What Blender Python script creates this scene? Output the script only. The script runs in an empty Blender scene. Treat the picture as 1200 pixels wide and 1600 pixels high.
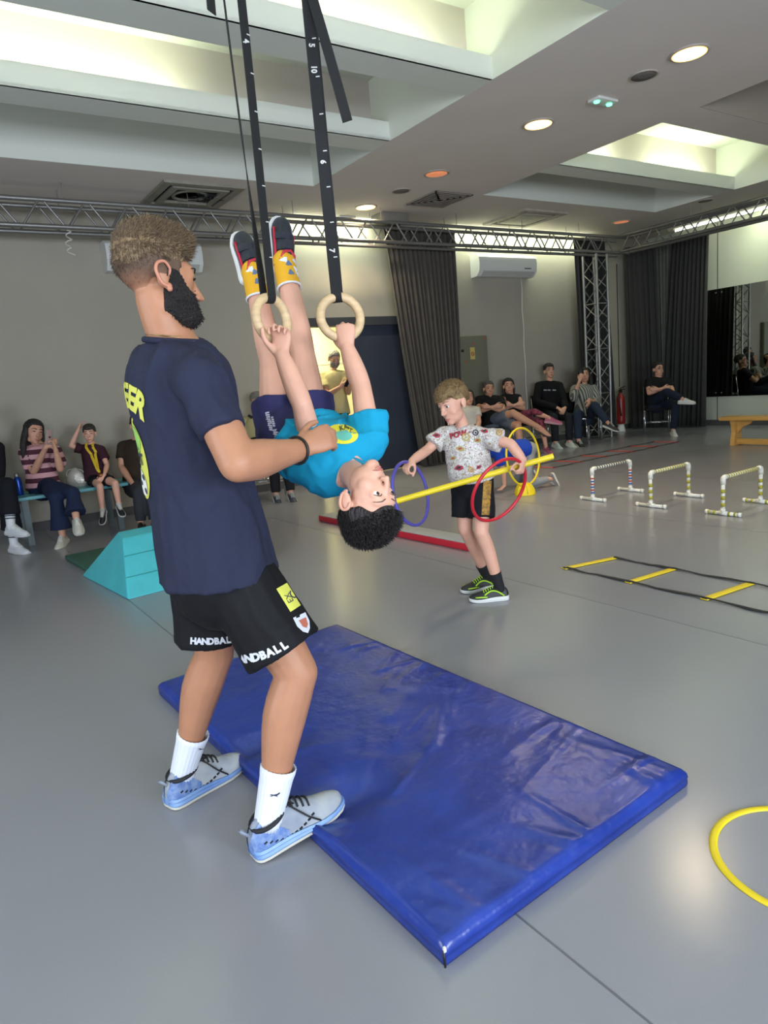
import bpy, bmesh, math, random
import numpy as np
from mathutils import Vector, Matrix, noise
from mathutils.bvhtree import BVHTree
PI = math.pi
random.seed(7)
SC = bpy.context.scene
COL = SC.collection
V = Vector

# ------------------------------------------------------------------ camera
CAM_H, FPX = 1.32, 1075.0
_y, _p, _r = [math.radians(a) for a in (33.42, -10.57, -5.09)]
CF = V((math.sin(_y)*math.cos(_p), math.cos(_y)*math.cos(_p), math.sin(_p)))
_r0 = V((math.cos(_y), -math.sin(_y), 0)); _u0 = _r0.cross(CF)
CR = _r0*math.cos(_r) + _u0*math.sin(_r)
CU = -_r0*math.sin(_r) + _u0*math.cos(_r)
CP = V((0, 0, CAM_H))
cam = bpy.data.cameras.new('camera'); cam.sensor_width = 36; cam.lens = FPX/1600*36
cam.clip_start = .05; cam.clip_end = 100
camo = bpy.data.objects.new('camera', cam); COL.objects.link(camo)
m4 = Matrix((CR, CU, -CF)).transposed().to_4x4(); m4.translation = CP
camo.matrix_world = m4
SC.camera = camo
def W(x, y, d): return CP + (CF + CR*((x-600)/FPX) - CU*((y-800)/FPX))*d
def onz(x, y, z=0.0):
    d = W(x, y, 1)-CP; return CP + d*((z-CAM_H)/d.z)

# ------------------------------------------------------------------ world, light, exposure
wd = bpy.data.worlds.new('world'); SC.world = wd; wd.use_nodes = True
wd.node_tree.nodes['Background'].inputs[0].default_value = (.75, .85, 1, 1)
wd.node_tree.nodes['Background'].inputs[1].default_value = .6
SC.view_settings.view_transform = 'Standard'; SC.view_settings.look = 'None'
SC.view_settings.gamma = 1; SC.view_settings.use_curve_mapping = False
SC.view_settings.exposure = EXPOSURE = 0.40
SC.cycles.max_bounces = 7; SC.cycles.diffuse_bounces = 4; SC.cycles.glossy_bounces = 4
SC.cycles.sample_clamp_indirect = 6; SC.cycles.caustics_reflective = False; SC.cycles.caustics_refractive = False
try: SC.cycles.use_denoising = True
except Exception: pass
def area(name, loc, direction, sx, sy, watts, col):
    l = bpy.data.lights.new(name, 'AREA'); l.shape = 'RECTANGLE'; l.size = sx; l.size_y = sy
    l.energy = watts; l.color = col
    o = bpy.data.objects.new(name, l); COL.objects.link(o); o.location = loc
    o.rotation_euler = V(direction).to_track_quat('-Z', 'Y').to_euler(); return o
DAY = (.76, .85, 1.0)
area('window_daylight', (-1.6, -4.32, 1.75), (0.12, 1, -.12), 2.7, 1.9, 265, DAY)
area('window_daylight', (2.2, -4.32, 1.75), (0.05, 1, -.12), 2.7, 1.9, 265, DAY)
area('window_daylight', (-3.82, 2.0, 1.75), (1, .12, -.12), 2.7, 1.9, 120, DAY)
COVE = (.90, 1.0, .76)
def srgb(h):
    h = h.lstrip('#'); c = [int(h[i:i+2], 16)/255 for i in (0, 2, 4)]
    return tuple(x/12.92 if x <= .04045 else ((x+.055)/1.055)**2.4 for x in c)

# ------------------------------------------------------------------ materials
MATS = {}
def mat(name, col, rough=.6, metal=0., var=.0, vs=30., bump=0., bs=60., stretch=(1, 1, 1), spec=.5, emit=0., sheen=0., col2=None, coat=0., sss=0., dist=.02):
    if name in MATS: return MATS[name]
    m = bpy.data.materials.new(name); m.use_nodes = True; nt = m.node_tree; b = nt.nodes['Principled BSDF']
    c = srgb(col) if isinstance(col, str) else col
    b.inputs['Base Color'].default_value = (*c, 1); b.inputs['Roughness'].default_value = rough
    b.inputs['Metallic'].default_value = metal; b.inputs['Specular IOR Level'].default_value = spec
    if emit: b.inputs['Emission Color'].default_value = (*c, 1); b.inputs['Emission Strength'].default_value = emit
    if sheen: b.inputs['Sheen Weight'].default_value = sheen
    if coat: b.inputs['Coat Weight'].default_value = coat; b.inputs['Coat Roughness'].default_value = .15
    if sss:
        b.inputs['Subsurface Weight'].default_value = sss; b.inputs['Subsurface Radius'].default_value = (.012, .005, .003); b.inputs['Subsurface Scale'].default_value = 1.0
    if var or bump or col2:
        tc = nt.nodes.new('ShaderNodeTexCoord'); mp = nt.nodes.new('ShaderNodeMapping'); mp.inputs['Scale'].default_value = stretch
        nt.links.new(tc.outputs['Object'], mp.inputs[0])
    if var or col2:
        n = nt.nodes.new('ShaderNodeTexNoise'); n.inputs['Scale'].default_value = vs; n.inputs['Detail'].default_value = 4
        nt.links.new(mp.outputs[0], n.inputs[0])
        rp = nt.nodes.new('ShaderNodeValToRGB'); nt.links.new(n.outputs['Fac'], rp.inputs[0])
        c2 = srgb(col2) if col2 else tuple(x*(1-var) for x in c)
        c1 = c if col2 else tuple(min(1, x*(1+var)) for x in c)
        rp.color_ramp.elements[0].color = (*c2, 1); rp.color_ramp.elements[1].color = (*c1, 1)
        rp.color_ramp.elements[0].position = .32; rp.color_ramp.elements[1].position = .68
        nt.links.new(rp.outputs[0], b.inputs['Base Color'])
    if bump:
        n2 = nt.nodes.new('ShaderNodeTexNoise'); n2.inputs['Scale'].default_value = bs; n2.inputs['Detail'].default_value = 3
        nt.links.new(mp.outputs[0], n2.inputs[0])
        bp = nt.nodes.new('ShaderNodeBump'); bp.inputs['Strength'].default_value = bump; bp.inputs['Distance'].default_value = dist
        nt.links.new(n2.outputs['Fac'], bp.inputs['Height']); nt.links.new(bp.outputs[0], b.inputs['Normal'])
    MATS[name] = m; return m

# ------------------------------------------------------------------ mesh helpers
class MB:
    def __init__(s): s.v = []; s.f = []
    def add(s, vs, fs):
        o = len(s.v); s.v += [tuple(x) for x in vs]; s.f += [tuple(i+o for i in f) for f in fs]; return s
    def box(s, c, d, rot=None, bev=0):
        hx, hy, hz = d[0]/2, d[1]/2, d[2]/2
        if bev <= 0:
            vs = [V((x*hx, y*hy, z*hz)) for x in (-1, 1) for y in (-1, 1) for z in (-1, 1)]
            fs = [(0, 1, 3, 2), (4, 6, 7, 5), (0, 4, 5, 1), (2, 3, 7, 6), (0, 2, 6, 4), (1, 5, 7, 3)]
        else:
            bm = bmesh.new(); bmesh.ops.create_cube(bm, size=1)
            for v in bm.verts: v.co = V((v.co.x*d[0], v.co.y*d[1], v.co.z*d[2]))
            bmesh.ops.bevel(bm, geom=bm.edges[:], offset=bev, segments=3, affect='EDGES', profile=.5)
            bm.verts.index_update()
            vs = [v.co.copy() for v in bm.verts]; fs = [[v.index for v in f.verts] for f in bm.faces]; bm.free()
        if rot is not None: vs = [rot @ v for v in vs]
        return s.add([v+V(c) for v in vs], fs)
    def tube(s, pts, r, n=10, closed=False, cap=True):
        pts = [V(p) for p in pts]; N = len(pts)
        rr = r if isinstance(r, (list, tuple)) else [r]*N
        t0 = (pts[1]-pts[0]).normalized(); up = V((0, 0, 1)) if abs(t0.z) < .9 else V((1, 0, 0))
        a = t0.cross(up).normalized(); vs = []
        for i, p in enumerate(pts):
            if closed: t = (pts[(i+1) % N]-pts[i-1]).normalized()
            else: t = (pts[min(i+1, N-1)]-pts[max(i-1, 0)]).normalized()
            a = (a - t*a.dot(t)).normalized(); b = t.cross(a)
            vs += [p + (a*math.cos(2*PI*k/n)+b*math.sin(2*PI*k/n))*rr[i] for k in range(n)]
        fs = []
        for i in range(N if closed else N-1):
            j = (i+1) % N
            fs += [(i*n+k, i*n+(k+1) % n, j*n+(k+1) % n, j*n+k) for k in range(n)]
        if cap and not closed: fs += [tuple(range(n))[::-1], tuple((N-1)*n+k for k in range(n))]
        return s.add(vs, fs)
    def lathe(s, prof, c=(0, 0, 0), n=24, rot=None):
        vs = []; c = V(c)
        for r, z in prof:
            for k in range(n):
                p = V((r*math.cos(2*PI*k/n), r*math.sin(2*PI*k/n), z)); vs.append((rot @ p if rot is not None else p)+c)
        fs = [(i*n+k, i*n+(k+1) % n, (i+1)*n+(k+1) % n, (i+1)*n+k) for i in range(len(prof)-1) for k in range(n)]
        fs += [tuple(range(n))[::-1], tuple((len(prof)-1)*n+k for k in range(n))]
        return s.add(vs, fs)
    def prism(s, poly, off):
        n = len(poly); a = [V(p) for p in poly]; b = [p+V(off) for p in a]
        return s.add(a+b, [tuple(range(n))[::-1], tuple(range(n, 2*n))]+[(i, (i+1) % n, n+(i+1) % n, n+i) for i in range(n)])
    def build(s, name, m, parent=None, smooth=False, loc=None):
        me = bpy.data.meshes.new(name); me.from_pydata([tuple(v) for v in s.v], [], s.f); me.update()
        bm = bmesh.new(); bm.from_mesh(me); bmesh.ops.recalc_face_normals(bm, faces=bm.faces[:]); bm.to_mesh(me); bm.free()
        return link(name, me, m, parent, smooth, loc)
def link(name, me, m, parent=None, smooth=False, loc=None):
    if m is not None and not me.materials: me.materials.append(m)
    if smooth:
        me.polygons.foreach_set('use_smooth', [True]*len(me.polygons))
        if smooth == 'auto':
            me.set_sharp_from_angle(angle=math.radians(38))
    o = bpy.data.objects.new(name, me); COL.objects.link(o)
    if loc is not None: o.location = loc
    if parent is not None: attach(o, parent)
    return o
def wmat(o):
    m = Matrix.LocRotScale(o.location, o.rotation_euler, o.scale)
    return wmat(o.parent) @ o.matrix_parent_inverse @ m if o.parent else m
def attach(o, parent):   # parts are built in world space and keep their place
    o.parent = parent; o.matrix_parent_inverse = wmat(parent).inverted()
def tag(o, label, cat, group=None, kind=None):
    o['label'] = label; o['category'] = cat
    if group: o['group'] = group
    if kind: o['kind'] = kind
    return o
def struct(o): o['kind'] = 'structure'; return o
def thing(name, label, cat, loc=(0, 0, 0), group=None, rz=0.):
    o = bpy.data.objects.new(name, None); COL.objects.link(o); o.location = loc; o.rotation_euler = (0, 0, rz)
    o.empty_display_size = .1
    return tag(o, label, cat, group)
def copy_tree(o, parent=None):
    c = o.copy(); COL.objects.link(c)
    if parent is not None: c.parent = parent
    for ch in list(o.children): copy_tree(ch, c)
    return c
def RZ(a): return Matrix.Rotation(a, 3, 'Z')
def frame(x, y): # 3x3 with columns x,y,z from approximate x and y axes
    x = V(x).normalized(); y = (V(y)-x*V(y).dot(x)).normalized(); z = x.cross(y)
    return Matrix((x, y, z)).transposed()
def arc(c, a, b, r, t0, t1, n): # points on an arc in the plane of unit vectors a, b
    return [V(c)+V(a)*r*math.cos(t0+(t1-t0)*i/n)+V(b)*r*math.sin(t0+(t1-t0)*i/n) for i in range(n+1)]
FONT = None
def text_mesh(body, size, extrude=0.0, bold=0.0):
    cu = bpy.data.curves.new('lettering', 'FONT'); cu.body = body; cu.size = size; cu.align_x = 'CENTER'; cu.align_y = 'CENTER'
    cu.extrude = extrude; cu.offset = bold; cu.resolution_u = 3
    o = bpy.data.objects.new('lettering', cu); COL.objects.link(o)
    me = bpy.data.meshes.new_from_object(o.evaluated_get(bpy.context.evaluated_depsgraph_get()))
    bpy.data.objects.remove(o); return me
# ------------------------------------------------------------------ the room
X0, X1, Y0, Y1, ZC = -4.0, 12.45, -4.5, 8.75, 3.62
def floor_material():
    m = bpy.data.materials.new('grey_vinyl'); m.use_nodes = True; nt = m.node_tree; b = nt.nodes['Principled BSDF']
    tc = nt.nodes.new('ShaderNodeTexCoord')
    n = nt.nodes.new('ShaderNodeTexNoise'); n.inputs['Scale'].default_value = 420; n.inputs['Detail'].default_value = 2
    n2 = nt.nodes.new('ShaderNodeTexNoise'); n2.inputs['Scale'].default_value = 1.1; n2.inputs['Detail'].default_value = 5
    nt.links.new(tc.outputs['Object'], n.inputs[0]); nt.links.new(tc.outputs['Object'], n2.inputs[0])
    mx = nt.nodes.new('ShaderNodeMix'); mx.data_type = 'RGBA'
    mx.inputs['A'].default_value = (*srgb('#82838a'), 1); mx.inputs['B'].default_value = (*srgb('#8e8f95'), 1)
    nt.links.new(n.outputs['Fac'], mx.inputs['Factor'])
    nt.links.new(mx.outputs['Result'], b.inputs['Base Color'])
    r = nt.nodes.new('ShaderNodeMapRange'); r.inputs['To Min'].default_value = .16; r.inputs['To Max'].default_value = .30
    nt.links.new(n2.outputs['Fac'], r.inputs['Value']); nt.links.new(r.outputs[0], b.inputs['Roughness'])
    bp = nt.nodes.new('ShaderNodeBump'); bp.inputs['Strength'].default_value = .06; bp.inputs['Distance'].default_value = .01
    n3 = nt.nodes.new('ShaderNodeTexNoise'); n3.inputs['Scale'].default_value = 9; nt.links.new(tc.outputs['Object'], n3.inputs[0])
    nt.links.new(n3.outputs['Fac'], bp.inputs['Height']); nt.links.new(bp.outputs[0], b.inputs['Normal'])
    b.inputs['Specular IOR Level'].default_value = .5
    return m
M_FLOOR = floor_material()
M_WALL = mat('wall_paint', '#a29c8d', .85, var=.03, vs=1.5, bump=.05, bs=180)
M_WALLR = mat('wall_paint_right', '#b9bcab', .85, var=.03, vs=1.5, bump=.05, bs=180)
M_CEIL = mat('ceiling_paint', '#dbd2c9', .9, var=.02, vs=2)
M_CEILW = mat('recess_paint', '#d9dccf', .9)
M_BASE = mat('baseboard_grey', '#4d4b4a', .6)
M_ALU = mat('truss_aluminium', '#8d8c88', .42, .75, var=.08, vs=20)
M_BLACK = mat('black_plastic', '#141414', .5)
M_WHITE = mat('white_plastic', '#d8d9d2', .45)
M_DARK = mat('dark_gap', '#1b1a18', .8)

def slab(name, x0, x1, y0, y1, z0, z1, m, parent=None):
    return MB().box(((x0+x1)/2, (y0+y1)/2, (z0+z1)/2), (x1-x0, y1-y0, z1-z0)).build(name, m, parent)
FLOOR = struct(slab('floor', X0-.2, X1+.2, Y0-.2, Y1+1.9, -.1, 0, M_FLOOR))
M_SEAM = mat('floor_seam', '#5f6167', .35)
for x0, y0, x1, y1 in ((1.02, .2, 1.40, 1.42), (0.1, 5.3, .95, 4.2)):
    pass
for xs in (-.98, 1.02, 3.02, 5.02, 7.02, 9.02):
    slab('seam', xs-.003, xs+.003, Y0, Y1, 0, .0006, M_SEAM, FLOOR)
# back wall with the doorway
DX0, DX1, DZ = 4.72, 6.50, 2.23
WB = struct(slab('wall_back', X0, DX0, Y1, Y1+.2, 0, ZC+.7, M_WALL))
slab('wall_panel', DX1, X1+.2, Y1, Y1+.2, 0, ZC+.7, M_WALL, WB); slab('wall_panel', DX0, DX1, Y1, Y1+.2, DZ, ZC+.7, M_WALL, WB)
WR = struct(slab('wall_right', X1, X1+.2, Y0, Y1, 0, ZC+.7, M_WALLR))
slab('panel_joint', X1-.003, X1, 7.255, 7.27, .1, 3.6, M_BASE, WR)
slab('panel_joint', X1-.003, X1, 5.255, 5.27, .1, 3.6, M_BASE, WR)
# wall behind the camera and wall on the left, each with windows
def wall_with_windows(name, axis, pos, lo, hi, wins, out):
    z0, z1 = .8, 2.7
    def sl(nm, a, b, c, d, m, par=None, t=.2):
        p0, p1 = sorted((pos, pos+out*t))
        return slab(nm, a, b, p0, p1, c, d, m, par) if axis == 'x' else slab(nm, p0, p1, a, b, c, d, m, par)
    w = struct(sl(name, lo, hi, 0, z0, M_WALL)); sl('wall_panel', lo, hi, z1, ZC+.7, M_WALL, w)
    edges = [lo]+[e for c in wins for e in c]+[hi]
    for i in range(0, len(edges), 2): sl('wall_panel', edges[i], edges[i+1], z0, z1, M_WALL, w)
    return w
wall_with_windows('wall_front', 'x', Y0, X0, X1+.2, [(-3.0, -.2), (.8, 3.6)], -1)
wall_with_windows('wall_left', 'y', X0, Y0, Y1, [(.6, 3.4)], -1)
M_GLASS = mat('window_glass', '#dfe8ee', .05, spec=.5)
MATS['window_glass'].node_tree.nodes['Principled BSDF'].inputs['Transmission Weight'].default_value = 1.0
MATS['window_glass'].node_tree.nodes['Principled BSDF'].inputs['IOR'].default_value = 1.01
for i, (ax, pos, a, b) in enumerate((('x', Y0-.1, -3.0, -.2), ('x', Y0-.1, .8, 3.6), ('y', X0-.1, .6, 3.4))):
    mb = MB(); mid = (a+b)/2
    for c, d in (((mid, .83), (b-a, .06)), ((mid, 2.67), (b-a, .06)), ((a+.03, 1.75), (.06, 1.9)), ((b-.03, 1.75), (.06, 1.9)), ((mid, 1.75), (.06, 1.9))):
        if ax == 'x': mb.box((c[0], pos, c[1]), (d[0], .07, d[1]))
        else: mb.box((pos, c[0], c[1]), (.07, d[0], d[1]))
    wn = struct(mb.build('window_%d' % (i+1), M_WHITE))
    for p, q in ((a+.06, mid-.03), (mid+.03, b-.06)):
        g = MB().box(((p+q)/2, pos, 1.75), (q-p, .012, 1.78)) if ax == 'x' else MB().box((pos, (p+q)/2, 1.75), (.012, q-p, 1.78))
        g.build('pane', M_GLASS, wn)
struct(slab('baseboard_back', X0, DX0-.07, Y1-.02, Y1, 0, .1, M_BASE)); 
struct(slab('baseboard_back_far', DX1+.07, X1, Y1-.02, Y1, 0, .1, M_BASE))
struct(slab('baseboard_right', X1-.02, X1, Y0, Y1-.02, 0, .1, M_BASE))
# small lit room behind the doorway
M_HALL = mat('hall_paint', '#f5f0cc', .9)
hb = struct(slab('wall_hall', DX0-1.2, DX1+.6, Y1+1.85, Y1+1.95, 0, 2.7, M_HALL))
slab('side_panel', DX0-1.3, DX0-1.2, Y1+.2, Y1+1.95, 0, 2.7, M_HALL, hb); slab('side_panel', DX1+.6, DX1+.7, Y1+.2, Y1+1.95, 0, 2.7, M_HALL, hb)
slab('top_panel', DX0-1.3, DX1+.7, Y1+.2, Y1+1.95, 2.7, 2.8, M_HALL, hb)
slab('dado_rail', DX0-1.2, DX1+.6, Y1+1.84, Y1+1.85, 1.72, 1.76, M_WHITE, hb)
area('hall_lamp', (5.2, Y1+.95, 2.66), (0, 0, -1), .9, .9, 70, (1, .93, .60))
# door frame and the closed leaf
M_DOOR = mat('navy_door', '#2c3340', .55, var=.1, vs=3)
M_FRAME = mat('door_frame_grey', '#33363b', .5)
d1 = struct(MB().box(((DX0+DX1)/2, Y1-.01, DZ+.0), (DX1-DX0+.14, .16, .12)).box((DX0-.035, Y1-.01, DZ/2), (.07, .16, DZ)).box((DX1+.035, Y1-.01, DZ/2), (.07, .16, DZ)).build('door_1', M_FRAME))
lf = slab('door_leaf', 5.50, DX1, Y1-.02, Y1+.03, .01, DZ-.06, M_DOOR, d1)
lf2 = MB().box((0, 0, 0), (1.0, .05, 2.14)).build('door_leaf', M_DOOR, None); lf2.location = (DX0+.04, Y1+.52, 1.09); lf2.rotation_euler = (0, 0, PI/2); attach(lf2, d1)
lf2.matrix_parent_inverse = Matrix.Identity(4); lf2.location = V((DX0+.05, Y1+.6, 1.09))
hd = MB().tube([(5.60, Y1-.02, 1.05), (5.60, Y1-.07, 1.05), (5.73, Y1-.07, 1.05)], .01).build('door_handle', M_ALU, lf, True)

# ------------------------------------------------------------------ ceiling: soffit with two recesses, troughs, cove tubes
k_ = (ZC-CAM_H)/2.38
BX0, BX1 = 4.30, 6.66         # the flat beam between the recesses
RY = 7.38                     # far edge of the left recess
RX1 = 10.38
ZR = 4.25
ce = struct(slab('ceiling', X0, X1, RY, Y1, ZC, ZC+.06, M_CEIL))
slab('soffit', BX0, BX1, Y0, RY, ZC, ZC+.06, M_CEIL, ce)
slab('soffit', RX1, X1, Y0, RY, ZC, ZC+.06, M_CEIL, ce)
slab('soffit', BX1, RX1, 7.10, RY, ZC, ZC+.06, M_CEIL, ce)
slab('soffit', BX1, RX1, 4.07, 4.46, ZC, ZC+.06, M_CEIL, ce)
slab('soffit', X0, BX0, Y0, -3.2, ZC, ZC+.06, M_CEIL, ce); slab('soffit', X0, -3.2, -3.2, RY, ZC, ZC+.06, M_CEIL, ce)
slab('soffit', BX1, RX1, Y0, -3.2, ZC, ZC+.06, M_CEIL, ce)
slab('recess_top', X0, X1, Y0, Y1, ZR, ZR+.06, M_CEILW, ce)
def rim(x0, x1, y0, y1, m):   # upright sides of a recess, lining the opening
    t = .008; z0 = ZC+.0005
    slab('recess_side', x0, x1, y1-t, y1, z0, ZR, m, ce); slab('recess_side', x0, x1, y0, y0+t, z0, ZR, m, ce)
    slab('recess_side', x0, x0+t, y0+t, y1-t, z0, ZR, m, ce); slab('recess_side', x1-t, x1, y0+t, y1-t, z0, ZR, m, ce)
rim(-3.2, BX0, -3.2, RY, M_CEILW); rim(BX1, RX1, 4.46, 7.10, M_CEILW)
M_BROWN = mat('recess_paint_shaded', '#a89d8c', .9)  # darker, browner copy of the recess paint; shade of the unlit recess in its colour
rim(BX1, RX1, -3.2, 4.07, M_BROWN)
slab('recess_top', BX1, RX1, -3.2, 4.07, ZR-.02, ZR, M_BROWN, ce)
M_TUBE = mat('fluorescent_tube', (.92, 1, .8), .4, emit=6)
def trough(x0, x1, yf, tubes, watts):
    x0 += .008; x1 -= .008
    t = MB().box(((x0+x1)/2, yf+.16, ZC+.012), (x1-x0, .32, .024)).box(((x0+x1)/2, yf+.01, ZC+.085), (x1-x0, .02, .17)).build('light_trough', M_CEILW, ce)
    slab('recess_divider', x0, x1, yf+.28, yf+.32, ZC+.024, ZR, M_CEIL, ce)
    for a, b in tubes:
        MB().tube([(a, yf+.14, ZC+.07), (b, yf+.14, ZC+.07)], .014, 8).build('tube_lamp', M_TUBE, t, True)
        area('cove_light', ((a+b)/2, yf+.14, ZC+.10), (0, -.45, 1), b-a, .07, watts, COVE)
CW = 11
trough(-3.2, BX0, 5.82, [(-2.6, -1.2), (.3, 2.3), ], CW*1.1)
trough(-3.2, BX0, 4.38, [(-1.6, .2), (2.0, 3.9)], CW)
trough(-3.2, BX0, 2.94, [(-2.2, -.6), (.8, 2.6)], CW)
trough(-3.2, BX0, 1.50, [(-1.6, .2), (1.8, 3.6)], CW)
trough(-3.2, BX0, 0.06, [(-2.2, -.6), (.8, 2.6)], CW)
trough(BX1, RX1, 5.80, [(6.9, 7.9), (8.7, 10.0)], CW*.8)
# lamps hidden between the trusses and the walls wash the top of the walls
def washer(p0, p1, direction, watts):
    a, b = V(p0), V(p1); MB().tube([a, b], .014, 8).build('tube_lamp', M_TUBE, ce, True)
    L = (b-a).length; o = area('wall_washer', (a+b)/2-V((0, 0, .03)), direction, L, .06, watts, COVE)
    if abs((b-a).x) < .1: o.rotation_euler = (V(direction).to_track_quat('-Z', 'X')).to_euler()
washer((4.6, Y1-.16, ZC-.03), (5.9, Y1-.16, ZC-.03), (0, .55, -1), 14)
washer((7.4, Y1-.16, ZC-.03), (10.6, Y1-.16, ZC-.03), (0, .55, -1), 28)
washer((X1-.3, 7.9, ZC-.03), (X1-.3, 5.0, ZC-.03), (.55, 0, -1), 19)
washer((X1-.3, 4.6, ZC-.03), (X1-.3, 1.0, ZC-.03), (.55, 0, -1), 19)
M_LAMP = mat('downlight_glow', (1, .86, .58), .4, emit=9)
M_RIM = mat('downlight_spill_glow', (1, .62, .2), .4, emit=1.2)  # glowing ring stands in for lamp light spilling onto the fitting
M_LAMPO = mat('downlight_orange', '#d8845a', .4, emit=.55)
M_RING = mat('downlight_ring', '#b5aba0', .5)
M_GREY = mat('speaker_grille', '#6f6963', .8, bump=.4, bs=700)
def downlight(x, y, label, glow, watts, rr=.15):
    t = thing('downlight', label, 'ceiling light', (x, y, ZC), 'round downlights in the ceiling')
    mb = MB(); n = 28
    pr = [(rr, 0), (rr, -.008), (rr-.022, -.012), (rr-.025, .0)]
    mb.lathe(pr, (x, y, ZC), n); mb.build('trim_ring', M_RING, t, True)
    MB().lathe([(rr-.025, -.002), (rr-.025, -.007), (.02, -.0072)], (x, y, ZC), n).build('diffuser', glow, t, True)
    if watts:
        MB().tube(arc((x, y, ZC-.0105), (1, 0, 0), (0, 1, 0), rr-.026, 0, 2*PI, 32)[:-1], .0055, 6, True).build('spill_glow_rim', M_RIM, t, True)
        l = bpy.data.lights.new('downlight_lamp', 'SPOT'); l.energy = watts; l.color = (1, .80, .55); l.spot_size = 2.4; l.spot_blend = .8; l.shadow_soft_size = .1
        o = bpy.data.objects.new('downlight_lamp', l); COL.objects.link(o); o.location = (x, y, ZC-.03)
DL = 150
downlight(5.45, 3.41, 'largest bright downlight in the flat ceiling beam, nearest the camera', M_LAMP, DL)
downlight(5.42, 4.95, 'bright downlight in the ceiling beam beside the green-lit exit fitting', M_LAMP, DL)
downlight(5.44, 6.53, 'dim orange downlight in the ceiling beam next to the square vent', M_LAMPO, 0)
downlight(5.42, 8.0, 'bright downlight at the far end of the beam above the truss', M_LAMP, DL*.8)
downlight(10.35, 7.72, 'small dim downlight in the ceiling corner above the truss corner', M_LAMPO, 0)
def ceiling_speaker(x, y, label):
    t = thing('ceiling_speaker', label, 'speaker', (x, y, ZC), 'round ceiling speakers')
    MB().lathe([(.12, 0), (.12, -.006), (.105, -.01), (.10, -.004)], (x, y, ZC), 24).build('trim_ring', M_RING, t, True)
    MB().lathe([(.101, -.001), (.10, -.007), (.03, -.009)], (x, y, ZC), 24).build('grille', M_GREY, t, True)
ceiling_speaker(5.47, 3.83, 'round grey ceiling speaker between the two brightest downlights')
ceiling_speaker(5.45, 7.24, 'round grey ceiling speaker beside the square ceiling vent')
ceiling_speaker(10.55, 6.35, 'round grey ceiling speaker above the right truss')
M_GREEN = mat('green_indicator', (.1, 1, .45), .4, emit=4)
def exit_fitting(x, y, label):
    t = thing('emergency_light', label, 'emergency light', (x, y, ZC), 'emergency lights with two green lamps')
    MB().box((x, y, ZC-.012), (.26, .13, .024), bev=.006).build('housing', M_WHITE, t, 'auto')
    for s in (-1, 1): MB().lathe([(.026, 0), (.024, -.012), (.008, -.016)], (x+s*.085, y, ZC-.024), 14).build('green_lamp', M_GREEN, t, True)
exit_fitting(5.56, 4.31, 'white emergency light with two green lamps between two bright downlights')
exit_fitting(5.44, 8.55, 'emergency light with two green lamps just above the truss')
# square vent with nested louvres
M_VENT = mat('vent_grey', '#8a8178', .6)
vt = thing('ceiling_vent', 'square ceiling vent with nested louvre frames beside the beam', 'vent', (6.19, 7.41, ZC))
MB().box((6.19, 7.41, ZC-.004), (.60, .60, .008)).build('backing', mat('vent_shadow', '#1a1816', .8), vt)
for i in range(5):
    h = .30-.058*i; mb = MB()
    for sx, sy in ((1, 0), (-1, 0), (0, 1), (0, -1)):
        mb.box((6.19+sx*h, 7.41+sy*h, ZC-.012-.002*i), (.024 if sx else 2*h+.024, .024 if sy else 2*h+.024, .012))
    mb.build('louvre_frame', M_VENT, vt)
def cassette(x, y, s, label, broken):
    t = thing('ceiling_cassette', label, 'air conditioner', (x, y, ZC))
    mc = mat('cassette_dusty' if broken else 'cassette_cream', '#8d897a' if broken else '#aaa293', .6, var=.12, vs=12)
    h = s/2; mb = MB()
    for sx, sy in ((1, 0), (-1, 0), (0, 1), (0, -1)):
        mb.box((x+sx*(h-.045), y+sy*(h-.045), ZC-.015), (.09 if sx else s, .09 if sy else s-.18, .03))
    mb.build('panel_frame', mc, t)
    MB().box((x, y, ZC-.002), (s-.16, s-.16, .004)).build('slot_shadow', M_DARK, t)
    if not broken:
        MB().box((x, y, ZC-.018), (s*.62, s*.62, .03), bev=.008).build('intake_grille', mc, t, 'auto')
        for sx, sy in ((1, 0), (-1, 0), (0, 1), (0, -1)):
            mb = MB().box((x+sx*(h-.135), y+sy*(h-.135), ZC-.014), (.05 if sx else s*.6, .05 if sy else s*.6, .008)); mb.build('flap', mc, t)
    else:
        fr = MB()
        for sx, sy in ((1, 0), (-1, 0), (0, 1), (0, -1)):
            fr.box((x+sx*(h-.17), y+sy*(h-.17), ZC-.022), (.07 if sx else s-.27, .07 if sy else s-.41, .03))
        fr.build('inner_frame', mc, t)
        MB().lathe([(.21, -.004), (.20, -.022), (.17, -.022), (.165, -.004)], (x-.02, y+.02, ZC), 28).build('fan_ring', mc, t, True)
        for i in range(7):
            a = random.uniform(0, 6); p = V((x+.22, y+.02+random.uniform(-.12, .12), ZC-.02))
            MB().tube([p+V((random.uniform(-.1, .1)*j*.6, random.uniform(-.08, .08), -.012*(j % 2))) for j in range(5)], .005, 6).build('loose_wire', M_BLACK, t, True)
cassette(3.08, 8.05, .92, 'open ceiling air conditioner cassette without cover and loose wires', True)
cassette(8.30, 7.93, .92, 'closed square ceiling air conditioner cassette near the truss', False)
tag(MB().box((6.0, 8.28, ZC-.06), (.44, .30, .12), bev=.01).build('duct_box', mat('duct_grey', '#77736a', .6), None, 'auto'), 'grey box under the ceiling above the door curtain', 'duct box')

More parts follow.
